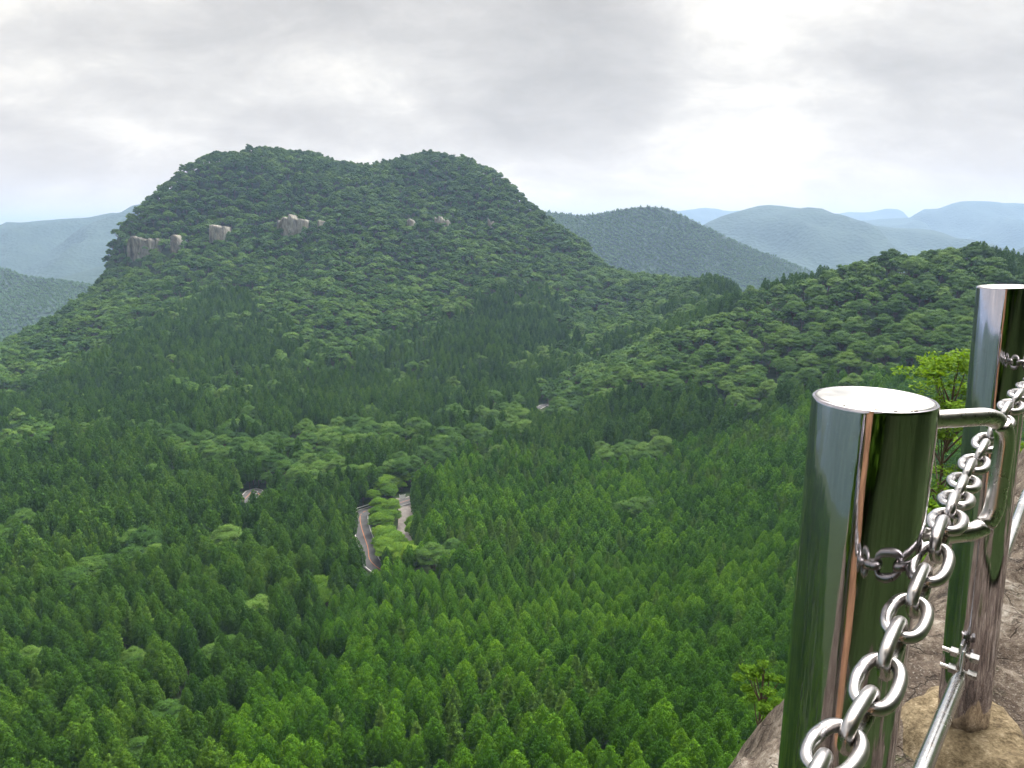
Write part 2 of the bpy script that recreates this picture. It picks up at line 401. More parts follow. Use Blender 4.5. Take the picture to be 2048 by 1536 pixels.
ridge('mountain_range', dd([(1500,480),(1640,452),(1720,440),(1799,434),(1823,431),(1846,415),(1873,416),(1920,400),(1990,402),(2048,405),(2200,412),(2400,440)], 5400), 1500, 900, -232, 15, step=50)
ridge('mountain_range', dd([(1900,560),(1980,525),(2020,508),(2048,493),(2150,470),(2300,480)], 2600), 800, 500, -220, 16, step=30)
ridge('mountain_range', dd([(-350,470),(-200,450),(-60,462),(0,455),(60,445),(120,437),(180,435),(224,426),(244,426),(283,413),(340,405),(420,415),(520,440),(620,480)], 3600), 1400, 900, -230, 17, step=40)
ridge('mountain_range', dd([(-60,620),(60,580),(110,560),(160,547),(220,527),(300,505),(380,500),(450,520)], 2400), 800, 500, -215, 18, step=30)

# unseen ridge added left of and behind the viewpoint to darken the posts' reflections
ridge('forested_hill', [(900, -900, 60), (300, -1000, 90), (-300, -900, 40), (-700, -600, 30), (-950, -250, 10), (-1200, 150, 20), (-1700, 500, 10)][::-1], 560, 400, -200, 21, step=30, world=True)

# ------------------------------------------------------------------ roads
def ribbon(name, line, zs, off0, off1, dz, mat, parent=None):
    T = np.gradient(line, axis=0); T /= np.linalg.norm(T, axis=1)[:, None]; Nn = np.stack([T[:, 1], -T[:, 0]], 1)
    a = line + Nn * off0; b = line + Nn * off1
    V = np.concatenate([np.c_[a, zs + dz], np.c_[b, zs + dz]]); m_ = len(line)
    Fr = np.array([[i, i + 1, m_ + i + 1, m_ + i] for i in range(m_ - 1)])
    return link(name, mesh_np(name, V, [Fr], [mat]), parent)
def road(line, zs, w, orange=True):
    r = ribbon('road', line, zs, -w / 2, w / 2, 0.0, M_ASPH); tag(r, kind='structure')
    for s in (-1, 1):
        tag(ribbon('road_edge_line', line, zs, s * (w / 2 - 0.75), s * (w / 2 - 0.45), 0.02, M_WLINE, r))
    if orange: ribbon('road_centre_line', line, zs, -0.13, 0.13, 0.02, M_OLINE, r)
    return r
road(ROAD_A, ZA, 7.4); road(ROAD_B, ZB, 6.6); road(ROAD_C, ZC, 5.5, False)
tag(ribbon('parking_area', LOT, ZL, -3.2, 3.2, 0.0, M_GRAVEL), kind='structure')

M_WHITE = simple('white_painted_steel', (0.62, 0.63, 0.64), 0.5, vary=0.1, nscale=1)
def box_at(x0, x1, y0, y1, z0, z1):
    V = [(x, y, z) for x in (x0, x1) for y in (y0, y1) for z in (z0, z1)]
    return np.array(V), np.array([(0, 1, 3, 2), (4, 6, 7, 5), (0, 4, 5, 1), (2, 3, 7, 6), (0, 2, 6, 4), (1, 5, 7, 3)])
def merge(parts):
    Vs, Fs, o = [], [], 0
    for v, f in parts: Vs.append(v); Fs.append(f + o); o += len(v)
    return np.concatenate(Vs), np.concatenate(Fs)
bxy = hit(805, 1000, 0.3); bz = float(ground(*bxy))
bd = bpy.data.objects.new('notice_board', None); C.objects.link(bd); bd.location = (bxy[0], bxy[1], bz); bd.rotation_euler = (0, 0, rad(8))
tag(bd, 'white slatted notice board on two posts at the end of the car park', 'notice board')
for xx in (-1.15, 1.15):
    V_, F_ = box_at(xx - 0.07, xx + 0.07, -0.07, 0.07, -0.5, 2.7); link('post', mesh_np('board_post', V_, [F_], [M_WHITE]), bd)
V_, F_ = merge([box_at(-1.08, 1.08, -0.04, 0.04, z_, z_ + 0.40) for z_ in (0.85, 1.42, 1.99)]); link('panel', mesh_np('board_panel', V_, [F_], [M_WHITE]), bd)
gt = [i for i, p in enumerate(ROAD_A) if 1012 < project(np.array([p[0], p[1], ZA[i]]))[1] < 1034 and project(np.array([p[0], p[1], ZA[i]]))[0] < 760]
if len(gt) > 3:
    T_ = np.gradient(ROAD_A, axis=0); T_ /= np.linalg.norm(T_, axis=1)[:, None]; side_ = np.stack([T_[:, 1], -T_[:, 0]], 1)
    mid = ROAD_A[gt].mean(0); sgn = 1 if np.dot(side_[gt[len(gt) // 2]], mid / np.linalg.norm(mid)) > 0 else -1
    gr = bpy.data.objects.new('guardrail', None); C.objects.link(gr); gr.location = (ROAD_A[gt[0]][0], ROAD_A[gt[0]][1], ZA[gt[0]])
    tag(gr, 'white guardrail along the outside of the road bend', 'guardrail')
    gp = np.array([ROAD_A[i] + side_[i] * sgn * 3.9 for i in gt]); zz_ = ZA[gt]; off_ = np.array(gr.location)
    Vr = []
    for k in range(len(gp)):
        for w_, h_ in ((-0.04, 0.5), (0.04, 0.5), (0.04, 0.85), (-0.04, 0.85)):
            n_ = side_[gt[k]]; Vr.append(np.array([gp[k][0] + n_[0] * w_, gp[k][1] + n_[1] * w_, zz_[k] + h_]) - off_)
    Fr_ = [(4 * k + a, 4 * k + (a + 1) % 4, 4 * (k + 1) + (a + 1) % 4, 4 * (k + 1) + a) for k in range(len(gp) - 1) for a in range(4)]
    link('rail', mesh_np('rail', np.array(Vr), [np.array(Fr_)], [M_WHITE]), gr)
    for k in range(0, len(gp), 2):
        V_, F_ = box_at(-0.06, 0.06, -0.06, 0.06, -0.6, 0.8); q_ = link('post', mesh_np('rail_post', V_, [F_], [M_WHITE]), gr); q_.location = (gp[k][0] - off_[0], gp[k][1] - off_[1], zz_[k] - off_[2])

# ------------------------------------------------------------------ cliffs on the mesa
def rock_mat(name, cols, sc, bstr, bdist, moss=None, vert=1.0, grain=False):
    m, t, out = new_mat(name)
    g = t.nodes.new('ShaderNodeNewGeometry')
    mp_ = N(t, 'ShaderNodeMapping'); mp_.inputs['Scale'].default_value = (1, 1, vert); t.links.new(g.outputs['Position'], mp_.inputs[0])
    nz = N(t, 'ShaderNodeTexNoise', ins={'Scale': sc, 'Detail': 12, 'Roughness': 0.68}); t.links.new(mp_.outputs[0], nz.inputs['Vector'])
    nb = N(t, 'ShaderNodeTexNoise', ins={'Scale': sc * 0.22, 'Detail': 5, 'Distortion': 0.8}); t.links.new(mp_.outputs[0], nb.inputs['Vector'])
    f = mth(t, 'ADD', mth(t, 'MULTIPLY', nz.outputs[0], 0.55), mth(t, 'MULTIPLY', nb.outputs[0], 0.45))
    c = ramp(t, f, [(0.36 + 0.28 * i / (len(cols) - 1), k) for i, k in enumerate(cols)])
    if moss:
        nm = N(t, 'ShaderNodeTexNoise', ins={'Scale': moss[1], 'Detail': 9, 'Roughness': 0.75}); t.links.new(g.outputs['Position'], nm.inputs['Vector'])
        c = mixc(t, ramp(t, nm.outputs[0], [(moss[2], 0.0), (moss[2] + 0.05, 1.0)]), c, moss[0])
    if grain:
        gs = N(t, 'ShaderNodeTexNoise', ins={'Scale': 150.0, 'Detail': 5, 'Roughness': 0.8}); t.links.new(g.outputs['Position'], gs.inputs['Vector'])
        c = mixc(t, ramp(t, gs.outputs[0], [(0.56, 0.0), (0.66, 0.75)]), c, (0.42, 0.40, 0.36))
        c = mixc(t, ramp(t, gs.outputs[0], [(0.36, 0.8), (0.45, 0.0)]), c, (0.02, 0.015, 0.012))
        wn = N(t, 'ShaderNodeTexNoise', ins={'Scale': 5.0, 'Detail': 5}); t.links.new(g.outputs['Position'], wn.inputs['Vector'])
        va = N(t, 'ShaderNodeVectorMath', operation='MULTIPLY_ADD'); t.links.new(wn.outputs['Color'], va.inputs[0]); va.inputs[1].default_value = (0.9, 0.9, 0.9); t.links.new(g.outputs['Position'], va.inputs[2])
        vo = N(t, 'ShaderNodeTexVoronoi', feature='DISTANCE_TO_EDGE', ins={'Scale': 2.6}); t.links.new(va.outputs[0], vo.inputs['Vector'])
        cr_ = ramp(t, vo.outputs[0], [(0.0, 0.25), (0.018, 1.0)])
        c = mixc(t, cr_, (0.02, 0.015, 0.012), c)
        f = mth(t, 'ADD', mth(t, 'ADD', f, mth(t, 'MULTIPLY', cr_, 0.25)), mth(t, 'MULTIPLY', gs.outputs[0], 0.22))
    p = t.nodes.new('ShaderNodeBsdfPrincipled'); p.inputs['Roughness'].default_value = 0.85
    p.inputs['Specular IOR Level'].default_value = 0.3
    t.links.new(c, p.inputs['Base Color'])
    bp = t.nodes.new('ShaderNodeBump'); bp.inputs['Strength'].default_value = bstr; bp.inputs['Distance'].default_value = bdist
    t.links.new(f, bp.inputs['Height']); t.links.new(bp.outputs[0], p.inputs['Normal'])
    t.links.new(p.outputs[0], out.inputs[0]); return m
M_CLIFF = rock_mat('cliff_rock', [(0.04, 0.036, 0.03), (0.12, 0.11, 0.09), (0.21, 0.20, 0.17), (0.34, 0.32, 0.28)], 0.5, 1.0, 1.5, vert=0.25)
TARGETS = []      # points the forest leaves in view
def cliff(px0, px1, pyt, pyb, Y, seed, label):
    """a rock face of real thickness standing out of the slope"""
    a = px_world(px0, (pyt + pyb) / 2, Y); b = px_world(px1, (pyt + pyb) / 2, Y)
    zt = px_world(px0, pyt, Y)[2]; zb = px_world(px0, pyb, Y)[2] - 6
    Wd = b[0] - a[0]; D = 26.0
    nu, nv = max(10, int(Wd / 1.2)), max(10, int((zt - zb) / 1.5))
    V = []; Fs = []
    for j in range(nv + 1):
        for i in range(nu + 1):
            s = i / nu; q = j / nv
            edge = math.sin(math.pi * s) ** 0.35 if 0 < s < 1 else 0
            x = a[0] + Wd * s; z = zb + (zt - zb) * q
            col = noise.noise(Vector((x * 0.22, seed, z * 0.03))) * 3.2 + noise.noise(Vector((x * 0.6, seed, z * 0.25))) * 1.3
            top = (noise.noise(Vector((x * 0.16, seed + 9, 0))) * 9 + noise.noise(Vector((x * 0.5, seed + 5, 0))) * 4) * q - 5.5 * q * (1 - edge) - 2 * q
            z += 0.8 * noise.noise(Vector((x * 0.7, seed, z * 0.4)))
            y = Y + D * 0.5 * (1 - edge) + col + q * 2.0
            V.append((x, y, z + top))
    f = lambda i, j: j * (nu + 1) + i
    for j in range(nv):
        for i in range(nu): Fs.append((f(i, j), f(i + 1, j), f(i + 1, j + 1), f(i, j + 1)))
    # back and top
    m0 = len(V)
    for i in range(nu + 1):
        t_ = V[f(i, nv)]; V.append((t_[0], Y + D, t_[2] - 1)); V.append((t_[0], Y + D, zb))
    for i in range(nu):
        Fs.append((f(i, nv), f(i + 1, nv), m0 + 2 * (i + 1), m0 + 2 * i)); Fs.append((m0 + 2 * i, m0 + 2 * (i + 1), m0 + 2 * i + 3, m0 + 2 * i + 1))
    o = link('rock_cliff', mesh_np('rock_cliff', V, [np.array(Fs)], [M_CLIFF], smooth=True))
    tag(o, label, 'cliff', 'rock faces showing through the forest of the flat-topped mountain')
    for px in np.linspace(px0 + 3, px1 - 3, max(2, int((px1 - px0) / 8))):
        TARGETS.append((px_world(px, pyb - (24 if px0 < 400 else 13), Y), 0.3))
cliff(243, 302, 472, 530, 730, 1, 'broad brown cliff band at the far left foot of the flat-topped mountain')
cliff(304, 322, 480, 522, 733, 7, 'narrow dark rock column just right of the broad brown cliff band')
cliff(334, 360, 474, 520, 727, 2, 'pale rock pillar between trees, right of the broad left cliff')
cliff(410, 446, 448, 474, 742, 3, 'small pale stepped cliff above the dark trees, left of the large central rock face')
cliff(545, 608, 432, 468, 748, 4, 'largest pale rock face in the middle of the mountain side')
cliff(630, 643, 436, 458, 752, 5, 'thin pale rock just right of the largest rock face')
cliff(808, 828, 434, 456, 772, 6, 'pale rock tooth below the right-hand dome of the mountain')
cliff(866, 898, 432, 452, 776, 8, 'low grey rock right of the pale rock tooth under the right-hand dome')
cliff(974, 988, 430, 446, 772, 9, 'rightmost tiny grey rock in the row under the dome')

for L_, Z_, r_ in ((ROAD_A, ZA, 2.6), (ROAD_B, ZB, 1.8), (LOT, ZL, 1.8), (ROAD_C, ZC, 2.5)):
    for p, z in zip(L_, Z_):
        px, py, f = project(np.array([p[0], p[1], z]))
        if (703 < px < 748 and 1020 < py < 1062) or (720 < px < 740 and 1108 < py < 1124) or (490 < px < 522 and py < 1000) or (800 < px < 822 and 985 < py < 1060) or (1080 < px < 1105 and py < 815):
            TARGETS.append((np.array([p[0], p[1], z]), r_))

# ------------------------------------------------------------------ tree shapes
def tubes(paths, segs=6):
    """paths: list of [(pt, radius)...] -> verts, faces"""
    V, Fs = [], []
    for path in paths:
        prev = None
        for k, (p, r) in enumerate(path):
            p = Vector(p)
            nxt = Vector(path[min(k + 1, len(path) - 1)][0]); pv = Vector(path[max(k - 1, 0)][0])
            d = (nxt - pv).normalized(); ax = d.orthogonal().normalized(); ay = d.cross(ax)
            b0 = len(V)
            for s in range(segs):
                a = 2 * math.pi * s / segs; V.append(tuple(p + (ax * math.cos(a) + ay * math.sin(a)) * r))
            if prev is not None:
                for s in range(segs): Fs.append((prev + s, prev + (s + 1) % segs, b0 + (s + 1) % segs, b0 + s))
            prev = b0
    return np.array(V), np.array(Fs)
def blades(Pt, D, L, Wd, rng, cross=True):
    """diamond-shaped tufts from points Pt along D"""
    nP = len(Pt); D = D / np.linalg.norm(D, axis=1)[:, None]
    R = rng.normal(size=(nP, 3)); s1 = np.cross(D, R); s1 /= np.linalg.norm(s1, axis=1)[:, None]
    out = []
    for s in ((s1, np.cross(D, s1)) if cross else (s1,)):
        q = np.stack([Pt, Pt + D * (L * 0.5)[:, None] + s * Wd[:, None], Pt + D * L[:, None], Pt + D * (L * 0.5)[:, None] - s * Wd[:, None]], 1)
        out.append(q)
    Q_ = np.concatenate(out).reshape(-1, 3)
    return Q_, np.arange(len(Q_)).reshape(-1, 4)
def prof_at(t, crown, power, R):
    d = np.maximum((1 - t) * crown, 0)
    return (1 - np.exp(-d / (0.75 + 1.45 * power))) * (0.86 + 0.14 * np.minimum(1, d / crown * 2)) * np.where(t < 0.12, 0.7 + 2.5 * t, 1)
def cards(Pt, nrm, sz, asp, rng):
    """leaf-shaped faces with their long axis running up the crown"""
    nrm = nrm / np.linalg.norm(nrm, axis=1)[:, None]
    upv = np.array([0, 0, 1.0]) + rng.normal(size=nrm.shape) * 0.5
    t1 = upv - nrm * (upv * nrm).sum(1)[:, None]; t1 /= np.linalg.norm(t1, axis=1)[:, None]; t2 = np.cross(nrm, t1); s_ = sz[:, None]
    q = np.stack([Pt - t1 * s_ * 0.5, Pt + t2 * s_ * asp + nrm * s_ * 0.15, Pt + t1 * s_ + nrm * s_ * 0.35, Pt - t2 * s_ * asp + nrm * s_ * 0.15], 1).reshape(-1, 3)
    return q, np.arange(len(q)).reshape(-1, 4)
def lumps(th, z, seed, k=9):
    r = np.random.default_rng(seed); o = np.zeros_like(th)
    for _ in range(k):
        a, b, c, d = r.integers(2, 9), r.uniform(0.8, 3.6), r.uniform(0, 6.3), r.uniform(0, 6.3)
        o += np.sin(a * th + c + z * b) * np.cos(b * z + d)
    return o / k * 1.5
def cedar(seed, H=12.5, R=1.85, crown=7.5, n_=1500, tl=0.48, tw=0.10, power=0.62, puffs=150, pr=0.40):
    """pointed crown built of small puffs of foliage with gaps between them"""
    rng = np.random.default_rng(seed); kk_ = 0.75 + 1.45 * power
    k = np.arange(puffs); u = (k + 0.5) / puffs
    dpt = np.linspace(0.02, crown, 400); wgt = np.array([float(prof_at(np.array([1 - d / crown]), crown, power, R)[0]) for d in dpt]) + 0.1
    cdf = np.cumsum(wgt); cdf /= cdf[-1]; dp = np.interp(u, cdf, dpt)
    th = k * 2.39996 + rng.normal(size=puffs) * 0.25; t = 1 - dp / crown
    lm = lumps(th, t * 6, seed)
    rr = R * prof_at(t, crown, power, R) * (1 + 0.16 * lm + rng.normal(size=puffs) * 0.05) - pr * 0.35
    rr = np.maximum(rr, 0.0); cz = H - dp + rng.normal(size=puffs) * 0.12 - pr * 0.3
    C3 = np.stack([rr * np.cos(th), rr * np.sin(th), cz], 1)
    nz = R / kk_ * np.exp(-dp / kk_); out = np.stack([np.cos(th), np.sin(th), 0.15 + nz], 1); out /= np.linalg.norm(out, axis=1)[:, None]
    per = max(3, n_ // puffs); ci = np.repeat(np.arange(puffs), per); m_ = len(ci)
    d = rng.normal(size=(m_, 3)); d /= np.linalg.norm(d, axis=1)[:, None]
    d += out[ci] * 0.75; d /= np.linalg.norm(d, axis=1)[:, None]
    pr_ = pr * rng.uniform(0.75, 1.25, puffs)[ci] * rng.uniform(0.80, 1.1, m_)
    Pt = C3[ci] + d * pr_[:, None] * np.array([1, 1, 1.15])
    nrm = d + rng.normal(size=(m_, 3)) * 0.30 + np.array([0, 0, 0.12])
    V1, F1 = cards(Pt, nrm, tl * rng.uniform(0.6, 1.3, m_), tw / tl, rng)
    tone = np.repeat(np.clip(rng.random(m_) * 0.5 + rng.random(puffs)[ci] * 0.5, 0, 1), 4)
    ns, nr = 14, 14; Vb = []
    for j in range(nr):
        tt = j / (nr - 1); pf = float(prof_at(np.array([tt]), crown, power, R)[0])
        for i in range(ns):
            a = 2 * math.pi * i / ns; rb = max(0.0, R * pf * 0.80 - pr * 0.4)
            Vb.append((rb * math.cos(a), rb * math.sin(a), H - crown - 0.2 + crown * tt * 0.94))
    Fb = [(j * ns + i, j * ns + (i + 1) % ns, (j + 1) * ns + (i + 1) % ns, (j + 1) * ns + i) for j in range(nr - 1) for i in range(ns)]
    return np.concatenate([V1, np.array(Vb)]), np.concatenate([F1, np.array(Fb) + len(V1)]), np.concatenate([tone, np.full(len(Vb), 0.2)])
def cypress(seed, H=12.0, R=2.0, crown=9.0, nb=170, per=26, tl=0.24, tw=0.08):
    """looser crown of separate drooping-tipped sprays"""
    rng = np.random.default_rng(seed); P_, D_ = [], []
    for b in range(nb):
        t = rng.random() ** 1.2; th = b * 2.4 + rng.random() * 0.5
        rr = R * (1 - t) ** 0.7 * rng.uniform(0.75, 1.2) + 0.1
        z0 = H - crown + crown * t
        for k in range(per):
            q = rng.uniform(0.45, 1.0); w = rng.normal() * 0.16 * rr
            x = rr * q * math.cos(th) - w * math.sin(th); y = rr * q * math.sin(th) + w * math.cos(th)
            P_.append((x, y, z0 + 0.45 * q * rr - 0.32 * q * q * rr + rng.normal() * 0.1))
            D_.append((math.cos(th) + rng.normal() * 0.5, math.sin(th) + rng.normal() * 0.5, 0.35 + rng.normal() * 0.4))
    P_ = np.array(P_); D_ = np.array(D_)
    D_ = D_ * np.array([0.7, 0.7, 0]) + np.array([0, 0, 0.85]) + rng.normal(size=D_.shape) * 0.28
    V1, F1 = cards(P_, D_, tl * rng.uniform(0.6, 1.3, len(P_)), 1.3 * tw / tl, rng)
    tone = np.repeat(rng.random(len(P_)), 4)
    ns, nr = 10, 8; Vb = []
    for j in range(nr):
        tt = j / (nr - 1)
        for i in range(ns):
            a = 2 * math.pi * i / ns; rr = R * (1 - tt) ** 0.8 * 0.66
            Vb.append((rr * math.cos(a), rr * math.sin(a), H - crown + crown * tt * 0.96))
    Fb = [(j * ns + i, j * ns + (i + 1) % ns, (j + 1) * ns + (i + 1) % ns, (j + 1) * ns + i) for j in range(nr - 1) for i in range(ns)]
    return np.concatenate([V1, np.array(Vb)]), np.concatenate([F1, np.array(Fb) + len(V1)]), np.concatenate([tone, np.full(len(Vb), 0.4)])
def broad(seed, H=10.0, R=5.0, nc=34, per=75, leaf=0.42, flat=0.34):
    """crown of flattened leaf layers on a dome; returns foliage and clump centres"""
    rng = np.random.default_rng(seed); Vs, Fs, Ts, cents = [], [], [], []; off = 0
    for c in range(nc):
        a = c * 2.39996 + rng.normal() * 0.25; q = math.sqrt((c + 0.4) / nc) * rng.uniform(0.85, 1.05)
        rr = R * 0.84 * q
        zc_ = H * 0.50 + (H * 0.44) * math.sqrt(max(0.0, 1 - q * q * 0.92)) + rng.normal() * 0.05 * H
        cr = R * rng.uniform(0.24, 0.40); cen = np.array([rr * math.cos(a), rr * math.sin(a), zc_]); cents.append(cen)
        n_ = int(per * rng.uniform(0.7, 1.3))
        d = rng.normal(size=(n_, 3)); d /= np.linalg.norm(d, axis=1)[:, None]; d[:, 2] = np.abs(d[:, 2]) * np.where(rng.random(n_) < 0.8, 1, -0.5)
        rrad = rng.uniform(0.72, 1.08, n_)[:, None]
        Pt = cen + d * np.array([cr, cr, cr * flat * 1.6]) * rrad
        nrm = d * np.array([0.7, 0.7, 1.0]) + np.array([0, 0, 0.9]) + rng.normal(size=(n_, 3)) * 0.45
        nrm /= np.linalg.norm(nrm, axis=1)[:, None]
        t1 = np.cross(nrm, rng.normal(size=(n_, 3))); t1 /= np.linalg.norm(t1, axis=1)[:, None]; t2 = np.cross(nrm, t1)
        sz = leaf * rng.uniform(0.6, 1.4, n_)[:, None]
        Qd = np.stack([Pt - t1 * sz, Pt + t2 * sz * 0.6, Pt + t1 * sz, Pt - t2 * sz * 0.6], 1).reshape(-1, 3)
        Vs.append(Qd); Fs.append(np.arange(len(Qd)).reshape(-1, 4) + off); off += len(Qd)
        Ts.append(np.repeat(np.clip(rng.random() * 0.5 + rng.random(n_) * 0.5, 0, 1), 4))
        # small lumpy body in each layer
        nu, nv = 8, 5; Vb = []
        for j in range(nv):
            ph = math.pi * (j + 0.5) / nv
            for i in range(nu):
                th = 2 * math.pi * i / nu; k = 0.74 * rng.uniform(0.85, 1.1)
                Vb.append(cen + k * cr * np.array([math.sin(ph) * math.cos(th), math.sin(ph) * math.sin(th), flat * 1.5 * math.cos(ph)]))
        Fb = [(j * nu + (i + 1) % nu, j * nu + i, (j + 1) * nu + i, (j + 1) * nu + (i + 1) % nu) for j in range(nv - 1) for i in range(nu)]
        Vs.append(np.array(Vb)); Fs.append(np.array(Fb) + off); off += len(Vb); Ts.append(np.full(len(Vb), 0.35))
    return np.concatenate(Vs), np.concatenate(Fs), np.concatenate(Ts), cents
def trunk_con(H): return tubes([[((0, 0, -2.0), 0.24), ((0.03, 0, H * 0.4), 0.17), ((0, 0.03, H * 0.95), 0.03)]])
def trunk_broad(H, cents, rng):
    fork = Vector((0.1, 0.05, H * 0.35)); paths = [[((0, 0, -2.0), 0.30), ((0.05, 0, H * 0.18), 0.24), (fork, 0.20)]]
    for c in cents[::4]:
        c = Vector(c); mid = fork.lerp(c, 0.5) + Vector((0, 0, -0.4)); paths.append([(fork, 0.13), (mid, 0.08), (c, 0.03)])
    return tubes(paths, 5)
PROTO = bpy.data.collections.new('tree_shapes')     # not linked to the scene
KIT = {}
def make_kit(key, variants):
    KIT[key] = []
    col = bpy.data.collections.new('shapes_' + key)
    for i, (V, Fa, tone, TV, TF, mat) in enumerate(variants):
        crown = mesh_np(f'{key}_crown', V, [Fa], [mat], tone=tone)
        trunk = mesh_np(f'{key}_trunk', TV, [TF], [M_BARK], smooth=True)
        whole = mesh_np(f'{key}_whole', np.concatenate([V, TV]), [np.concatenate([Fa, TF + len(V)])], [mat, M_BARK],
                        np.r_[np.zeros(len(Fa)), np.ones(len(TF))], tone=np.r_[tone, np.full(len(TV), 0.5)])
        o = bpy.data.objects.new(f'{key}_{i:02d}', whole); col.objects.link(o)
        KIT[key].append((crown, trunk))
    KIT[key + '_col'] = col
def con(fn, mat, seeds, **k):
    out = []
    for s in seeds:
        V, Fa, tone = fn(s, **k); TV, TF = trunk_con(k.get('H', 12.5)); out.append((V, Fa, tone, TV, TF, mat))
    return out
def bro(mat, seeds, **k):
    out = []
    for s in seeds:
        V, Fa, tone, cn = broad(s, **k); TV, TF = trunk_broad(k.get('H', 10.0), cn, None); out.append((V, Fa, tone, TV, TF, mat))
    return out
make_kit('cedar', con(cedar, M_CEDAR, (1, 2, 3, 4), n_=6400, tl=0.17, tw=0.075, R=2.4, power=0.85, crown=8.5, puffs=230, pr=0.38) + con(cedar, M_CEDAR, (5, 6), n_=6400, tl=0.17, tw=0.075, R=2.15, power=1.1, crown=8.5, puffs=190, pr=0.35))
make_kit('cedar_mid', con(cedar, M_CEDAR, (11, 12, 13), n_=1500, tl=0.34, tw=0.17, R=2.4, power=0.85, crown=8.5, puffs=100, pr=0.48) + con(cedar, M_CEDAR, (14, 15), n_=1500, tl=0.34, tw=0.17, R=2.15, power=1.1, crown=8.5, puffs=100, pr=0.46))
make_kit('old', con(cedar, M_OLD, (61, 62, 63, 64), n_=6400, tl=0.20, tw=0.085, H=14.5, R=2.5, power=1.4, crown=10, puffs=220, pr=0.42))
make_kit('old_mid', con(cedar, M_OLD, (65, 66, 67), n_=1600, tl=0.40, tw=0.19, H=14.5, R=2.5, power=1.5, crown=10, puffs=95, pr=0.55) + con(cedar, M_OLD, (68,), n_=1500, tl=0.4, tw=0.19, H=15.5, R=2.0, power=1.9, crown=10, puffs=95, pr=0.5))
make_kit('cypress', con(cypress, M_CYP, (21, 22, 23)))
make_kit('cypress_mid', con(cypress, M_CYP, (24, 25), nb=80, per=12, tl=0.48, tw=0.2))
make_kit('broad', bro(M_BROAD, (31, 32, 33, 34), nc=54, per=210, leaf=0.21))
make_kit('bright', bro(M_BRIGHT, (35, 36), nc=48, per=160, leaf=0.24))
make_kit('broad_mid', bro(M_BROAD, (41, 42, 43, 44), nc=30, per=42, leaf=0.62) + bro(M_BROAD, (45,), H=11, R=4.2, nc=24, per=42, leaf=0.6, flat=0.5))
make_kit('far', bro(M_FAR, (51, 52, 53), H=7.0, nc=12, per=14, leaf=1.1) + con(cedar, M_FAR, (54,), n_=120, tl=1.3, tw=0.6, R=2.6, puffs=30, pr=0.8))

# ------------------------------------------------------------------ where each wood stands (plan-view patches from the photograph)
def patch(pts, lift=10): return np.array([hit(a, b, lift) for a, b in pts])
def inside(poly, x, y):
    r = np.zeros(x.shape, bool); j = len(poly) - 1
    for i in range(len(poly)):
        xi, yi = poly[i]; xj, yj = poly[j]
        c = ((yi > y) != (yj > y)) & (x < (xj - xi) * (y - yi) / (yj - yi + 1e-12) + xi); r ^= c; j = i
    return r
YOUNG = np.array([hit(a, b, 10) for a, b in [(450,1536),(540,1330),(700,1160),(840,1060),(850,930),(1000,870),(1200,900),(1480,835),(1700,750),(1850,730)]] + [[400, 260], [400, -80], [-45, -80], [-50, 40]])
MESA_LINE = np.array([hit(a, b, 10) for a, b in [(-250,800),(0,790),(100,740),(200,690),(290,640),(350,590),(430,560),(500,560),(530,620),(600,700),(690,765),(760,745),(800,660),(900,620),(1000,580),(1100,610),(1180,660),(1280,640),(1400,610)]])
def above_mesa(x, y):
    az = np.arctan2(x, y); a = np.arctan2(MESA_LINE[:, 0], MESA_LINE[:, 1]); rr = np.hypot(MESA_LINE[:, 0], MESA_LINE[:, 1])
    lim = np.interp(az, a, rr) + 75 * fbm(x, y, 60, 70, 3) + 30 * fbm(x, y, 61, 9, 2); return (np.hypot(x, y) > lim) & (az < a[-1])
BP = [patch(p) for p in (
  [(350,850),(450,820),(600,850),(750,830),(950,812),(1060,802),(1050,850),(950,880),(850,935),(640,955),(500,955),(400,925)],
  [(1210,892),(1280,862),(1345,882),(1225,915)],
  [(0,880),(0,800),(120,810),(130,845),(60,880)],
  [(1060,806),(1130,742),(1250,692),(1400,642),(1480,610),(1500,585),(1530,577),(1640,552),(1750,515),(1960,505),(2048,545),(2200,560),(2200,760),(2048,745),(1850,728),(1700,742),(1560,790),(1480,828),(1400,800),(1290,770),(1200,790),(1120,828)],
  [(105,1175),(130,1120),(230,1075),(320,1060),(330,1090),(240,1130),(170,1180)],
  [(395,1110),(410,1000),(470,990),(560,960),(570,1000),(480,1030),(460,1110)],
  [(0,1085),(0,1040),(90,1030),(90,1060)],
  [(345,1410),(360,1340),(400,1250),(470,1250),(475,1300),(430,1360),(420,1410)],
  [(200,1536),(240,1490),(340,1430),(370,1450),(330,1520)],
  [(500,1235),(500,1195),(585,1190),(590,1225)],
  [(800,1490),(860,1440),(950,1430),(1080,1440),(1150,1470),(1120,1500),(900,1500)],
  [(850,1110),(860,1065),(915,1065),(920,1110)],
  [(640,1330),(700,1290),(760,1330),(700,1350)],
)]
BRIGHTP = [patch(p, 6) for p in ([(722,1010),(760,945),(812,938),(822,975),(800,1000),(798,1060),(830,1080),(820,1120),(760,1110),(745,1060),(752,1020)],
  [(595,1190),(600,1160),(655,1160),(660,1195)], [(700,1100),(705,1078),(745,1080),(750,1105)], [(320,1465),(330,1430),(375,1430),(375,1470)], [(800,1060),(810,1030),(830,1035),(832,1070)])]

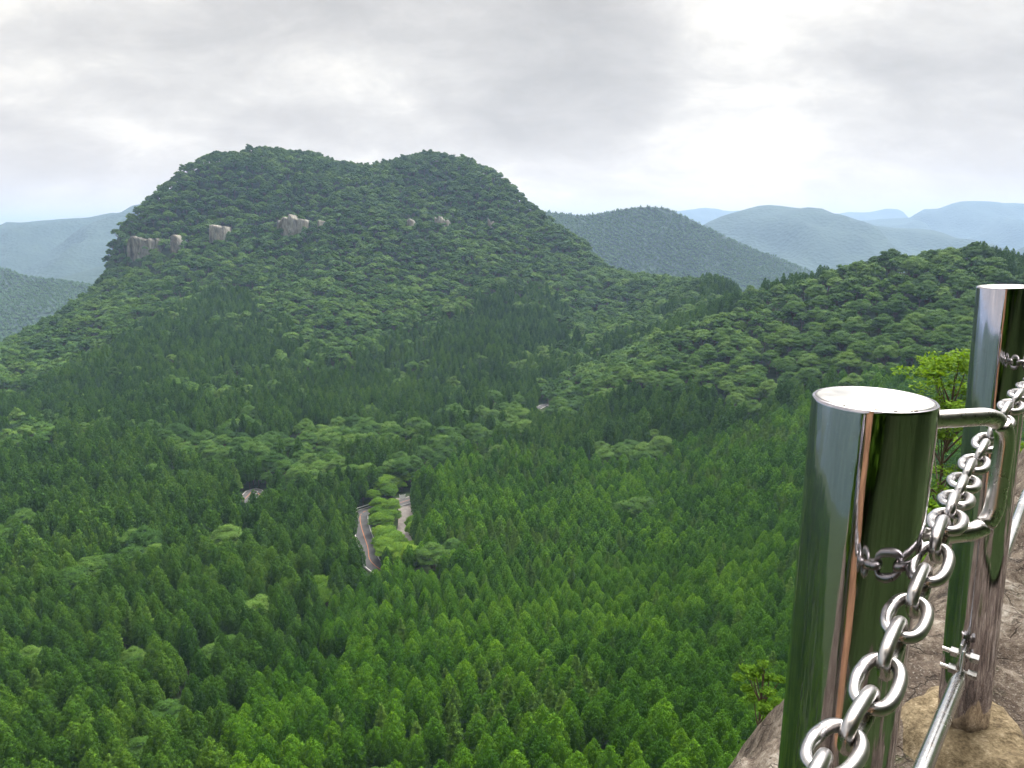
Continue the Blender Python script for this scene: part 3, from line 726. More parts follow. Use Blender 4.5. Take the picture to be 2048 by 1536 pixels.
def mixed(x, y, polys, hard=()):
    xw = x + 16 * fbm(x, y, 50, 26, 2); yw = y + 16 * fbm(x, y, 52, 26, 2); r = np.zeros(len(x), bool)
    nz_ = fbm(x, y, 51, 20, 2) > -0.10
    for i, p in enumerate(polys):
        k_ = inside(p, xw, yw); r |= k_ if i in hard else (k_ & nz_)
    return r
def visible(x, y, top, margin=4.0):
    zt = ground(x, y) + top; m = np.ones(len(x), bool)
    for s in np.linspace(0.08, 0.97, 48):
        m &= (ground(x * s, y * s) + 8.0) < (zt * s + margin)
    return m
def frame_mask(x, y, z, pad=60):
    px, py, f = project(np.stack([x, y, z], -1)); return (f > 0) & (px > -pad) & (px < 2048 + pad) & (py < 1536 + 4 * pad)
# plantation grid (rows with a little jitter), polar density by distance
def grid(xlo, xhi, ylo, yhi, sp, ang, jit, seed):
    r = np.random.default_rng(seed); n1_ = int(2.2 * max(xhi - xlo, yhi - ylo) / sp)
    a, b = np.meshgrid((np.arange(n1_) - n1_ / 2) * sp, (np.arange(n1_) - n1_ / 2) * sp, indexing='ij')
    a = a + (np.arange(n1_)[None, :] % 2) * sp * 0.5
    a = a.ravel() + r.normal(size=a.size) * jit * sp; b = b.ravel() + r.normal(size=b.size) * jit * sp
    c_, s_ = math.cos(ang), math.sin(ang); x = (xlo + xhi) / 2 + a * c_ - b * s_; y = (ylo + yhi) / 2 + a * s_ + b * c_
    k = (x > xlo) & (x < xhi) & (y > ylo) & (y < yhi); return x[k], y[k]

cx_, cy_ = grid(-700, 700, -60, 760, 4.1, 0.62, 0.10, 1)
k = (np.abs(cx_) < 0.86 * np.abs(cy_) + 70) | (cx_ < 0); k &= np.hypot(cx_, cy_) > 28
k &= ~((np.abs(cx_) > 0.8 * np.abs(cy_) + 70) & (RNG.random(len(cx_)) < 0.75))
cx_, cy_ = cx_[k], cy_[k]
is_b = above_mesa(cx_, cy_) | mixed(cx_, cy_, BP, (1, 3, 4, 7, 8))
for p in BRIGHTP: is_b |= inside(p, cx_, cy_)
cx_, cy_ = cx_[~is_b], cy_[~is_b]
bx, by = grid(-650, 800, 60, 1050, 6.3, 0.8, 0.24, 2)
k = np.abs(bx) < 0.80 * by + 40; bx, by = bx[k], by[k]
inb = above_mesa(bx, by) | mixed(bx, by, BP, (1, 3, 4, 7, 8))
lone = (~inb) & (((fbm(bx, by, 77, 60, 2) > 0.30) & (RNG.random(len(bx)) < 0.22) & (by > 130)) | ((by > 330) & (fbm(bx, by, 78, 45, 3) > 0.05) & (RNG.random(len(bx)) < 0.3)))
k = inb | lone; bx, by = bx[k], by[k]
yx, yy = grid(-400, 400, 60, 500, 3.8, 0.2, 0.2, 3)
k = np.zeros(len(yx), bool)
for p in BRIGHTP: k |= inside(p, yx, yy)
yx, yy = yx[k], yy[k]
# spruce up: no cedar right inside a lone broadleaf crown
def too_near(x, y, ox, oy, d):
    m = np.zeros(len(x), bool)
    for a, b in zip(ox, oy): m |= (np.abs(x - a) < d) & (np.abs(y - b) < d) & (np.hypot(x - a, y - b) < d)
    return m
sel = ~above_mesa(bx, by)
m = too_near(cx_, cy_, bx[sel], by[sel], 4.2) | too_near(cx_, cy_, yx, yy, 3.2); cx_, cy_ = cx_[~m], cy_[~m]

def dist_line(x, y, line): 
    return np.hypot(x[:, None] - line[None, ::2, 0], y[:, None] - line[None, ::2, 1]).min(1)
def clear(x, y, top, rad_):
    """drop trees that stand on a road, or in front of a bit of road or rock the photograph shows"""
    m = np.ones(len(x), bool)
    for line, w in ((ROAD_A, 3.0), (ROAD_B, 2.8), (LOT, 3.2), (ROAD_C, 2.6)):
        near = (x > line[:, 0].min() - 12) & (x < line[:, 0].max() + 12) & (y > line[:, 1].min() - 12) & (y < line[:, 1].max() + 12)
        ii = np.where(near)[0]
        if len(ii): m[ii] &= dist_line(x[ii], y[ii], line) > w + rad_ * 0.35
    zt = ground(x, y) + top
    for p, r_ in TARGETS:
        d = math.hypot(p[0], p[1]); ux, uy = p[0] / d, p[1] / d
        s = x * ux + y * uy; l = np.abs(-x * uy + y * ux)
        m &= ~((s < d + 1) & (s > d * 0.45) & (l < rad_ * 0.75 + r_ * 0.3) & (zt / np.maximum(s, 1) > p[2] / d - 0.002))
    return m
def attrs(x, y, top, rad_, seed, smin, smax, vis=True):
    r = np.random.default_rng(seed); m = clear(x, y, top, rad_) & ((visible(x, y, top) | (y < 40)) if vis else True)
    x, y = x[m], y[m]; z = ground(x, y) - 0.3
    s = r.uniform(smin, smax, len(x)) * (1 + 0.12 * fbm(x, y, seed, 35, 2)); rot = r.random(len(x)) * 6.283
    w = s * r.uniform(0.9, 1.1, len(x))
    return dict(x=x, y=y, z=z, s=s, w=w, rot=rot, v=r.integers(0, 1000, len(x)), f=frame_mask(x, y, z + top * 0.7, 0), d=np.hypot(np.hypot(x, y), z))
cyp_mask = (fbm(cx_, cy_, 21, 28, 3) > 0.22) & (RNG.random(len(cx_)) < 0.5) | (RNG.random(len(cx_)) < 0.05)
yg = inside(YOUNG, cx_ + 10 * fbm(cx_, cy_, 70, 30, 2), cy_ + 10 * fbm(cx_, cy_, 71, 30, 2))
cyp_mask &= yg | (RNG.random(len(cx_)) < 0.4)
CED = attrs(cx_[~cyp_mask & yg], cy_[~cyp_mask & yg], 12.5, 1.9, 101, 0.88, 1.06)
keep_old = RNG.random(len(cx_)) < 0.93
OLD = attrs(cx_[~cyp_mask & ~yg & keep_old], cy_[~cyp_mask & ~yg & keep_old], 13.5, 2.1, 105, 0.70, 1.12)
CYP = attrs(cx_[cyp_mask], cy_[cyp_mask], 12.0, 2.0, 102, 0.84, 1.10)
BRO = attrs(bx, by, 10.0, 4.5, 103, 0.55, 1.25)
BRO['w'] *= np.where(BRO['y'] > 500, 1.0, 0.92)
for q_ in ('w', 's'): BRO[q_] = np.where(BRO['y'] < 170, BRO[q_] * 0.72, BRO[q_])
YEL = attrs(yx, yy, 5.0, 2.2, 104, 0.50, 0.86)

def sub(D, m): return {k: v[m] for k, v in D.items()}
def scatter_nodes():
    g = bpy.data.node_groups.new('forest_scatter', 'GeometryNodeTree')
    g.interface.new_socket('Geometry', in_out='INPUT', socket_type='NodeSocketGeometry')
    g.interface.new_socket('Geometry', in_out='OUTPUT', socket_type='NodeSocketGeometry')
    return g
def stuff(name, D, key, label):
    me = bpy.data.meshes.new(name); nP = len(D['x']); me.vertices.add(nP)
    me.vertices.foreach_set('co', np.stack([D['x'], D['y'], D['z']], 1).astype(np.float32).ravel())
    for nm, ty, val, fld in (('rz', 'FLOAT', D['rot'], 'value'), ('sc', 'FLOAT_VECTOR', np.stack([D['w'], D['w'], D['s']], 1), 'vector'), ('vi', 'INT', D['v'] % len(KIT[key]), 'value')):
        a = me.attributes.new(nm, ty, 'POINT'); a.data.foreach_set(fld, np.asarray(val, dtype=np.int32 if ty == 'INT' else np.float32).ravel())
    o = link(name, me); tag(o, label, None, None, 'stuff')
    g = scatter_nodes(); gi = g.nodes.new('NodeGroupInput'); go = g.nodes.new('NodeGroupOutput')
    ci = g.nodes.new('GeometryNodeCollectionInfo'); ci.inputs['Collection'].default_value = KIT[key + '_col']
    ci.inputs['Separate Children'].default_value = True; ci.inputs['Reset Children'].default_value = True
    ip = g.nodes.new('GeometryNodeInstanceOnPoints'); ip.inputs['Pick Instance'].default_value = True
    def at(nm, ty):
        n_ = g.nodes.new('GeometryNodeInputNamedAttribute'); n_.data_type = ty; n_.inputs['Name'].default_value = nm; return n_.outputs['Attribute']
    cb = g.nodes.new('ShaderNodeCombineXYZ'); g.links.new(at('rz', 'FLOAT'), cb.inputs[2])
    er = g.nodes.new('FunctionNodeEulerToRotation'); g.links.new(cb.outputs[0], er.inputs[0])
    g.links.new(gi.outputs[0], ip.inputs['Points']); g.links.new(ci.outputs[0], ip.inputs['Instance'])
    g.links.new(at('vi', 'INT'), ip.inputs['Instance Index']); g.links.new(er.outputs[0], ip.inputs['Rotation'])
    g.links.new(at('sc', 'FLOAT_VECTOR'), ip.inputs['Scale']); g.links.new(ip.outputs[0], go.inputs[0])
    md = o.modifiers.new('scatter', 'NODES'); md.node_group = g
    return o
def individuals(D, key, name, label, cat, group, limit=300):
    """the trees that show largest, each a thing with crown and trunk; returns the rest"""
    order = np.where(D['f'])[0]; order = order[np.argsort(D['d'][order] / D['s'][order])][:limit]
    for i in order:
        e = bpy.data.objects.new(name, None); C.objects.link(e)
        e.location = (D['x'][i], D['y'][i], D['z'][i]); e.rotation_euler = (0, 0, D['rot'][i]); e.scale = (D['w'][i], D['w'][i], D['s'][i])
        e.empty_display_size = 0.5
        l_, g_ = (label, group) if isinstance(label, str) else label(D['x'][i], D['y'][i], D['z'][i])
        tag(e, l_, cat, g_)
        cr, tr = KIT[key][D['v'][i] % len(KIT[key])]
        for nm, me in (('crown', cr), ('trunk', tr)):
            c = bpy.data.objects.new(nm, me); C.objects.link(c); c.parent = e
    m = np.ones(len(D['x']), bool); m[order] = False; return sub(D, m)
dc = np.sort(np.concatenate([CED['d'][CED['f']] / CED['s'][CED['f']], OLD['d'][OLD['f']] / OLD['s'][OLD['f']]]))[300]
nC = int((CED['d'][CED['f']] / CED['s'][CED['f']] < dc).sum())
def lab_c(x, y, z):
    px, py, f = project(np.array([x, y, z + 12]))
    row = 'frontmost' if py > 1480 else ('second' if py > 1420 else ('middle' if py > 1350 else 'rear'))
    if px > 1250: return f'large bright green cedar in the {row} rows just left of the nearest post', f'cedars in the {row} rows left of the post'
    if px > 950: return f'bright green pointed cedar in the {row} rows at the bottom middle', f'cedars in the {row} rows at the bottom middle'
    return f'bright green pointed cedar in the {row} rows left of the bottom middle', f'cedars in the {row} rows left of the bottom middle'
rest = individuals(CED, 'cedar', 'cedar_tree', lab_c, 'cedar tree', None, nC)
near = rest['d'] < 240
stuff('cedar_forest', sub(rest, near), 'cedar', 'dense young cedar plantation covering the valley slope')
stuff('cedar_forest', sub(rest, ~near), 'cedar_mid', 'farther part of the young cedar plantation')
rest = individuals(OLD, 'old', 'cedar_tree', 'tall dark green cedar with a long pointed crown in the older stand at lower left', 'cedar tree', 'dark cedars of the older stand', 300 - nC)
near = rest['d'] < 270
stuff('cedar_forest', sub(rest, near), 'old', 'older dark cedar stand in the left of the valley')
stuff('cedar_forest', sub(rest, ~near), 'old_mid', 'older dark cedar stands on the valley floor and lower mountain')
def lab_y(x, y, z):
    px, py, f = project(np.array([x, y, z + 9])); w_ = 'left' if px < 700 else ('middle' if px < 1150 else 'right'); h_ = 'bottom' if py > 1350 else ('lower' if py > 1150 else 'upper')
    where = {'left': 'below the light patch at left', 'middle': 'below the car park', 'right': 'left of the nearest post'}[w_]
    return f'feathery light green cypress in the {h_} rows {where}', f'cypresses in the {h_} rows {where}'
rest = individuals(CYP, 'cypress', 'cypress_tree', lab_y, 'cypress tree', None)
near = rest['d'] < 260
stuff('cypress_forest', sub(rest, near), 'cypress', 'scattered cypresses among the near cedars')
stuff('cypress_forest', sub(rest, ~near), 'cypress_mid', 'scattered cypresses among the far cedars')
def lab_b(x, y, z):
    px, py, f = project(np.array([x, y, z + 7]))
    if px > 1850 and py < 830: return 'wide green broadleaf tree just left of the top of the farther post', 'broadleaf trees beside the far post'
    if px > 1650 and py < 640: return 'rounded dark green broadleaf tree near the crest of the right-hand ridge', 'broadleaf trees on the crest of the right-hand ridge'
    if px > 1400 and py < 700: return 'wide green broadleaf tree halfway up the slope of the right-hand wooded ridge', 'broadleaf trees halfway up the right-hand slope'
    if px > 1400 and py < 830: return 'wide green broadleaf tree along the foot of the right-hand ridge above the cedars', 'broadleaf trees at the foot of the right-hand slope'
    if px > 1040 and py < 830: return 'broadleaf tree on the tip of the spur running down from the right-hand ridge', 'broadleaf trees on the spur tip'
    if px > 1150 and py < 1000: return 'grey-green spreading tree standing in the small strip inside the right-hand cedar slope', 'broadleaf trees inside the right-hand cedar slope'
    if px > 780 and py > 1380: return 'dark leafy broadleaf tree in the gap of the cedar rows at the bottom', 'broadleaf trees in the gap of the cedar rows'
    if py > 1180 and px < 620: return 'pale green spreading tree in the strip between dark cedars at lower left', 'broadleaf trees in the lower left strip'
    if px < 380 and py > 1030: return 'pale green spreading tree in the long light patch at left', 'broadleaf trees in the light patch at left'
    if px < 620 and py > 950: return 'spreading tree beside the small far bend of the road', 'broadleaf trees by the far road bend'
    if py < 975 and px < 560: return 'grey-green spreading tree at the left end of the light band across the valley', 'broadleaf trees at the left end of the band'
    if py < 975 and px > 850: return 'grey-green spreading tree at the right end of the light band across the valley', 'broadleaf trees at the right end of the band'
    if py < 975: return 'grey-green spreading tree in the middle of the light band across the valley', 'broadleaf trees of the middle band'
    return 'green spreading tree among the cedars close to the car park', 'broadleaf trees near the car park'
rest = individuals(BRO, 'broad', 'broadleaf_tree', lab_b, 'broadleaf tree', None)
near = rest['d'] < 420
stuff('broadleaf_forest', sub(rest, near), 'broad', 'broadleaf wood on the spur and right-hand ridge')
stuff('broadleaf_forest', sub(rest, ~near), 'broad_mid', 'broadleaf wood covering the flat-topped mountain')
individuals(YEL, 'bright', 'roadside_tree', 'yellow-green leafy tree beside the road bend', 'roadside tree', 'yellow-green trees by the road')

# trees of the two nearer hills
def hill_trees(V, ts, seed, sp):
    r = np.random.default_rng(seed); a = V[:-1, :-1].reshape(-1, 3); b = V[1:, 1:].reshape(-1, 3)
    f = np.tile((ts[:-1] > -40), V.shape[0] - 1); a, b = a[f], b[f]
    cell = 14.0 * 14.0; kx = int(round(cell / (sp * sp))) or 1
    out = []
    for _ in range(kx): out.append(a + (b - a) * r.random((len(a), 1)) * np.array([1, 1, 1]) + np.c_[r.normal(size=(len(a), 2)) * 2, np.zeros(len(a))])
    q = np.concatenate(out); g_ = ground(q[:, 0], q[:, 1]); q = q[(q[:, 2] > g_ - 2) & (q[:, 1] > 1000)]
    nP = len(q); s = r.uniform(0.36, 0.64, nP)
    return dict(x=q[:, 0], y=q[:, 1], z=q[:, 2] - 1.5, s=s, w=s * 1.0, rot=r.random(nP) * 6.28, v=np.where(r.random(nP) < 0.35, 3, r.integers(0, 3, nP)))
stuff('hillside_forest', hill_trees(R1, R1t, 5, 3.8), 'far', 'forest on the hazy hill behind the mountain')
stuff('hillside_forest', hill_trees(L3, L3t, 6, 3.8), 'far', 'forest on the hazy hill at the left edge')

# landmark conifers on the skylines
def lone_conifer(px, py_base, Y, sc, label, w=1.0):
    p = px_world(px, py_base, Y); e = bpy.data.objects.new('conifer_tree', None); C.objects.link(e)
    e.location = (p[0], Y, float(ground(p[0], Y)) - 0.3); e.scale = (sc * w, sc * w, sc); tag(e, label, 'conifer')
    cr, tr = KIT['cypress'][0]
    for nm, me in (('crown', cr), ('trunk', tr)):
        c = bpy.data.objects.new(nm, me); C.objects.link(c); c.parent = e
lone_conifer(1963, 520, 388, 1.35, 'tall dark conifer standing above the crest of the right-hand ridge', 1.3)
lone_conifer(860, 310, 938, 1.25, 'small dark conifer on the very top of the flat-topped mountain', 1.2)
lone_conifer(1030, 370, 885, 1.2, 'ragged conifer on the steep right shoulder of the mountain', 1.1)

# ------------------------------------------------------------------ rock ledge the posts stand on
E1 = np.array([0.55, 1.50]); EA = np.array([0.742, 0.670]); EN = np.array([-0.670, 0.742])
def rock_z(x, y):
    a = (x - E1[0]) * EA[0] + (y - E1[1]) * EA[1]; s_ = (x - E1[0]) * EN[0] + (y - E1[1]) * EN[1]
    wob = 0.10 * noise.noise(Vector((a * 1.3, 0, 4))) + 0.05 * noise.noise(Vector((a * 4, 0, 9))); s_ += wob
    z = -1.335 + 0.125 * min(a, 14) - 0.10 * max(s_, -1.2)
    near = math.exp(-((x - 1.155) ** 2 + (y - 1.604) ** 2) / 0.05)
    v = Vector((x, y, 0.3))
    rough_ = 0.085 * noise.fractal(v * 1.7, 0.9, 2.1, 3) + 0.05 * noise.fractal(v * 5, 0.7, 2.1, 6) - 0.03 * abs(noise.fractal(v * 3.1, 0.8, 2.1, 3))
    crack = -0.03 * max(0, 1 - abs(noise.noise(v * 2.3 + Vector((5, 2, 0)))) * 14)
    z += (rough_ + crack) * (1 - 0.9 * near)
    if s_ > -0.12:
        q = s_ + 0.12; z -= 1.1 * q * q / (q + 0.25) + 2.0 * max(0, q - 0.1) * (1 - math.exp(-q * 2)) ; z += 0.5 * min(1, q) * noise.fractal(Vector((a * 0.6, s_ * 0.6, 3)), 0.9, 2, 4)
    if s_ < -1.5:
        q = -s_ - 1.5; z += 1.3 * q * min(1, q) + 0.35 * min(1, q) * noise.fractal(Vector((a * 0.7, s_ * 0.7, 1)), 0.9, 2, 5)
    return z
def stretch(lo, hi, step, outlo, outhi, g=1.22):
    a = list(np.arange(lo, hi, step)); s_ = step
    while a[-1] < outhi: s_ *= g; a.append(a[-1] + s_)
    s_ = step
    while a[0] > outlo: s_ *= g; a.insert(0, a[0] - s_)
    return a
aa = stretch(-0.9, 3.2, 0.022, -30, 40, 1.15); ss = stretch(-1.1, 0.35, 0.022, -1.9, 36, 1.15)
V = []; 
for a in aa:
    for q in ss:
        x = E1[0] + EA[0] * a + EN[0] * q; y = E1[1] + EA[1] * a + EN[1] * q
        V.append((x, y, rock_z(x, y)))
na, nb_ = len(aa), len(ss); ii = np.arange(na * nb_).reshape(na, nb_)
Fr = np.stack([ii[:-1, :-1], ii[1:, :-1], ii[1:, 1:], ii[:-1, 1:]], -1).reshape(-1, 4)
M_ROCK = rock_mat('ledge_rock', [(0.018, 0.013, 0.010), (0.060, 0.043, 0.033), (0.115, 0.088, 0.068), (0.22, 0.185, 0.15), (0.38, 0.35, 0.31)], 22.0, 1.0, 0.035, moss=((0.055, 0.06, 0.02), 3.0, 0.60), grain=True)
rk = link('rock_ledge', mesh_np('rock_ledge', V, [Fr], [M_ROCK], smooth=True)); tag(rk, kind='structure')

hb = []; a_ = np.linspace(-30, 40, 90); s_b = np.linspace(-1.15, -26, 60)
for a in a_:
    for q in s_b:
        x = E1[0] + EA[0] * a + EN[0] * q; y = E1[1] + EA[1] * a + EN[1] * q; hb.append((x, y, rock_z(x, y) + 0.03))
ii = np.arange(90 * 60).reshape(90, 60); Fr = np.stack([ii[:-1, :-1], ii[:-1, 1:], ii[1:, 1:], ii[1:, :-1]], -1).reshape(-1, 4)
tag(link('unseen_dark_slope', mesh_np('unseen_dark_slope', hb, [Fr], [M_GROUND], smooth=True)), kind='structure')  # unseen soil slope added over the rock to darken the mirrored view

# ------------------------------------------------------------------ stainless steel
def steel(name, base, rough, scr=0.15, dirt=0.0):
    m, t, out = new_mat(name)
    p = t.nodes.new('ShaderNodeBsdfPrincipled'); p.inputs['Metallic'].default_value = 1
    p.inputs['Base Color'].default_value = (*base, 1)
    tc_ = t.nodes.new('ShaderNodeTexCoord')
    nz = N(t, 'ShaderNodeTexNoise', ins={'Scale': 9.0, 'Detail': 9, 'Roughness': 0.7}); t.links.new(tc_.outputs['Object'], nz.inputs['Vector'])
    t.links.new(ramp(t, nz.outputs[0], [(0.35, rough * 0.7), (0.75, rough * 1.9)]), p.inputs['Roughness'])
    sp = N(t, 'ShaderNodeTexNoise', ins={'Scale': 260.0, 'Detail': 2}); t.links.new(tc_.outputs['Object'], sp.inputs['Vector'])
    col = mixc(t, ramp(t, sp.outputs[0], [(0.70, 0.0), (0.76, 0.5)]), base, (0.85, 0.86, 0.86))
    if dirt:
        dn = N(t, 'ShaderNodeTexNoise', ins={'Scale': 60.0, 'Detail': 6}); t.links.new(tc_.outputs['Object'], dn.inputs['Vector'])
        col = mixc(t, ramp(t, dn.outputs[0], [(0.55, 0.0), (0.7, dirt)]), col, (0.35, 0.24, 0.14))
    t.links.new(col, p.inputs['Base Color'])
    mp_ = N(t, 'ShaderNodeMapping'); mp_.inputs['Scale'].default_value = (1, 1, 0.06); t.links.new(tc_.outputs['Object'], mp_.inputs[0])
    b1 = N(t, 'ShaderNodeTexNoise', ins={'Scale': 55.0, 'Detail': 4}); t.links.new(mp_.outputs[0], b1.inputs['Vector'])
    bp = t.nodes.new('ShaderNodeBump'); bp.inputs['Strength'].default_value = scr; bp.inputs['Distance'].default_value = 0.0006
    t.links.new(b1.outputs[0], bp.inputs['Height']); t.links.new(bp.outputs[0], p.inputs['Normal'])
    t.links.new(p.outputs[0], out.inputs[0]); return m
M_POST = steel('polished_steel', (0.50, 0.48, 0.52), 0.055, 0.5, 0.12)
M_CAP = steel('brushed_steel_cap', (0.30, 0.30, 0.30), 0.40, 0.1, 0.1)
M_HANDLE = steel('satin_steel', (0.68, 0.66, 0.65), 0.26, 0.1, 0.15)
M_CHAIN = steel('chain_steel', (0.48, 0.47, 0.48), 0.25, 0.6, 0.45)
M_WELD = steel('weld_steel', (0.45, 0.42, 0.40), 0.35, 0.5, 0.6)
M_PIPE = steel('pipe_steel', (0.56, 0.57, 0.58), 0.20, 0.1, 0.25)
M_CONC = rock_mat('gravel_mortar', [(0.05, 0.036, 0.02), (0.13, 0.098, 0.055), (0.21, 0.165, 0.10), (0.34, 0.28, 0.19)], 110.0, 1.0, 0.012)

RP = 0.0572
def lathe(prof, n_=128):
    V = []; Fs = []
    for r_, z_ in prof:
        for i in range(n_): a = 2 * math.pi * i / n_; V.append((r_ * math.cos(a), r_ * math.sin(a), z_))
    for j in range(len(prof) - 1):
        for i in range(n_): Fs.append((j * n_ + i, j * n_ + (i + 1) % n_, (j + 1) * n_ + (i + 1) % n_, (j + 1) * n_ + i))
    return V, Fs
def fillet(pts, rad_, n_=8):
    out = [Vector(pts[0])]
    for i in range(1, len(pts) - 1):
        p, a, b = Vector(pts[i]), Vector(pts[i - 1]), Vector(pts[i + 1]); u = (a - p).normalized(); w = (b - p).normalized()
        d = rad_; p0 = p + u * d; p1 = p + w * d
        for k in range(n_ + 1):
            t_ = k / n_; out.append(p0 * (1 - t_) ** 2 + p * 2 * t_ * (1 - t_) + p1 * t_ ** 2)
    out.append(Vector(pts[-1])); return out
def post(loc_top, height, lean, hang, label, footing=False):
    """origin at the base; top at +height"""
    e = bpy.data.objects.new('steel_post', None); C.objects.link(e)
    top = Vector(loc_top); up = Vector((lean[0], lean[1], 1)).normalized(); e.location = top - up * height
    qr = Vector((0, 0, 1)).rotation_difference(up); e.rotation_euler = qr.to_euler(); q = qr.inverted()
    tag(e, label, 'steel post', 'chained steel posts on the rock ledge')
    prof = [(RP, -0.25), (RP, height * 0.25), (RP, height * 0.6), (RP, height - 0.004), (RP - 0.0006, height - 0.0015), (RP - 0.002, height), (RP - 0.0034, height - 0.0012), (RP - 0.0034, height - 0.02)]
    V, Fs = lathe(prof); link('tube', mesh_np('post_tube', V, [np.array(Fs)], [M_POST], smooth=True), e)
    rc = RP - 0.0038
    V, Fs = lathe([(0.0005, height + 0.0006), (rc - 0.002, height + 0.0004), (rc, height - 0.0008), (rc, height - 0.01)])
    link('cap', mesh_np('post_cap', V, [np.array(Fs)], [M_CAP], smooth=True), e)
    # weld bead along part of the rim
    rng = random.Random(int(height * 1000)); path = []
    for k in range(60):
        a = math.radians(-145 + 70 * k / 59); rr = RP - 0.0032 + rng.uniform(-.0006, .0006)
        path.append(((rr * math.cos(a), rr * math.sin(a), height + rng.uniform(-.001, .0004)), 0.0007 + rng.uniform(0, 0.0007)))
    Vt, Ft = tubes([path], 8); link('weld', mesh_np('weld', Vt, [Ft], [M_WELD], smooth=True), e)
    d = Vector((hang[0], hang[1], 0)).normalized(); zt = height - 0.026; zb = height - 0.155
    pts_ = [d * (RP - 0.006) + Vector((0, 0, zt)), d * (RP + 0.106) + Vector((0, 0, zt)), d * (RP + 0.106) + Vector((0, 0, zb)), d * (RP - 0.006) + Vector((0, 0, zb))]
    fl = fillet(pts_, 0.036, 12)
    Vt, Ft = tubes([[(p, 0.0094) for p in fl]], 24); h_ = link('handle', mesh_np('handle', Vt, [Ft], [M_HANDLE], smooth=True), e)
    for z_ in (zt, zb):
        ring = [((d * (RP + 0.001)) + (Vector((-d.y, d.x, 0)) * math.cos(b) + Vector((0, 0, 1)) * math.sin(b)) * 0.009 + Vector((0, 0, z_)), 0.0022) for b in np.linspace(0, 2 * math.pi, 20)]
        Vt, Ft = tubes([ring], 8); link('weld', mesh_np('weld', Vt, [Ft], [M_WELD], smooth=True), h_)
    if footing:
        nr, ns = 22, 64; V = []
        for j in range(nr):
            for i in range(ns):
                a = 2 * math.pi * i / ns
                R_ = 0.14 * (1 + 0.28 * noise.noise(Vector((math.cos(a) * 1.4, math.sin(a) * 1.4, 3))) + 0.45 * max(0, math.cos(a - math.radians(238))) ** 1.5)
                f_ = j / (nr - 1); rr = RP * 0.9 + (R_ - RP * 0.9) * f_
                w = e.location + Vector((rr * math.cos(a), rr * math.sin(a), 0))
                zz = rock_z(w.x, w.y) + 0.020 * (1 - f_ ** 5) - 0.012 * f_ ** 8 + 0.005 * noise.fractal(Vector((w.x, w.y, 0)) * 25, 0.8, 2, 4)
                V.append(q @ (Vector((w.x, w.y, zz)) - e.location))
        Fs = [(j * ns + i, j * ns + (i + 1) % ns, (j + 1) * ns + (i + 1) % ns, (j + 1) * ns + i) for j in range(nr - 1) for i in range(ns)]
        Fs = [f[::-1] for f in Fs]
        link('mortar_footing', mesh_np('footing', [tuple(v) for v in V], [np.array(Fs)], [M_CONC], smooth=True), e)
    return e
T1 = px_depth(1748, 796, 0.705); T2 = px_depth(2013, 572, 1.60); B2 = px_depth(1925, 1440, 1.82)
P1 = post(T1, T1.z + 1.27, (0, 0), (0.98, 0.20), 'nearest thick polished steel post, its flat round cap seen from above')
ln = T2 - B2
P2 = post(T2, ln.length, (ln.x / ln.z, ln.y / ln.z), (0.98, 0.20), 'farther polished steel post standing on a tan mortar patch at the right edge', True)
P3 = post((-0.395, -0.234, -0.16), 1.15, (0, 0), (0.7, 0.7), 'polished steel post behind the viewpoint at the near end of the chain')

# ------------------------------------------------------------------ chain
cpath = [(1.30, 1.655, -0.290), tuple(px_depth(2040, 792, 1.21)), tuple(px_depth(1945, 935, 0.95)), tuple(px_depth(1893, 1046, 0.745)), tuple(px_depth(1848, 1160, 0.665)),
         tuple(px_depth(1791, 1283, 0.595)), tuple(px_depth(1724, 1430, 0.53)), tuple(px_depth(1630, 1560, 0.47)), (0.10, 0.28, -0.375), (-0.02, 0.13, -0.378), (-0.17, 0.0, -0.355), (-0.335, -0.175, -0.31)]
cp = smooth_line(np.array(cpath), 0.004); arc = np.r_[0, np.cumsum(np.linalg.norm(np.diff(cp, axis=0), axis=1))]
def link_mesh():
    wr, hw, hl = 0.0052, 0.0142, 0.0282; st_ = hl - hw; path = []
    for k in range(52):
        a = 2 * math.pi * k / 52; ca, sa = math.cos(a), math.sin(a)
        path.append((hl * math.copysign(abs(ca) ** 0.86, ca), hw * math.copysign(abs(sa) ** 0.70, sa)))
    V = []; Fs = []; ns = 14; m_ = len(path)
    for i, (px, py) in enumerate(path):
        a, b = path[i - 1], path[(i + 1) % m_]; t_ = Vector((b[0] - a[0], b[1] - a[1], 0)).normalized(); nn = Vector((t_.y, -t_.x, 0))
        weld = 1.10 if i in (12, 13, 14) else (1.0)
        for s_ in range(ns):
            th = 2 * math.pi * s_ / ns; o = nn * math.cos(th) * wr * weld + Vector((0, 0, 1)) * math.sin(th) * wr * weld
            V.append((px + o.x, py + o.y, o.z))
    for i in range(m_):
        for s_ in range(ns): Fs.append((i * ns + s_, i * ns + (s_ + 1) % ns, ((i + 1) % m_) * ns + (s_ + 1) % ns, ((i + 1) % m_) * ns + s_))
    return mesh_np('chain_link', V, [np.array(Fs)], [M_CHAIN], smooth=True)
LM = link_mesh()
ch = bpy.data.objects.new('steel_chain', None); C.objects.link(ch); ch.location = (0.444, 0.683, -0.296)
tag(ch, 'silver steel chain of thick oval links hanging through the post handles', 'chain')
rr_ = random.Random(3); s0 = 0.0; kk_ = 0; ref = None
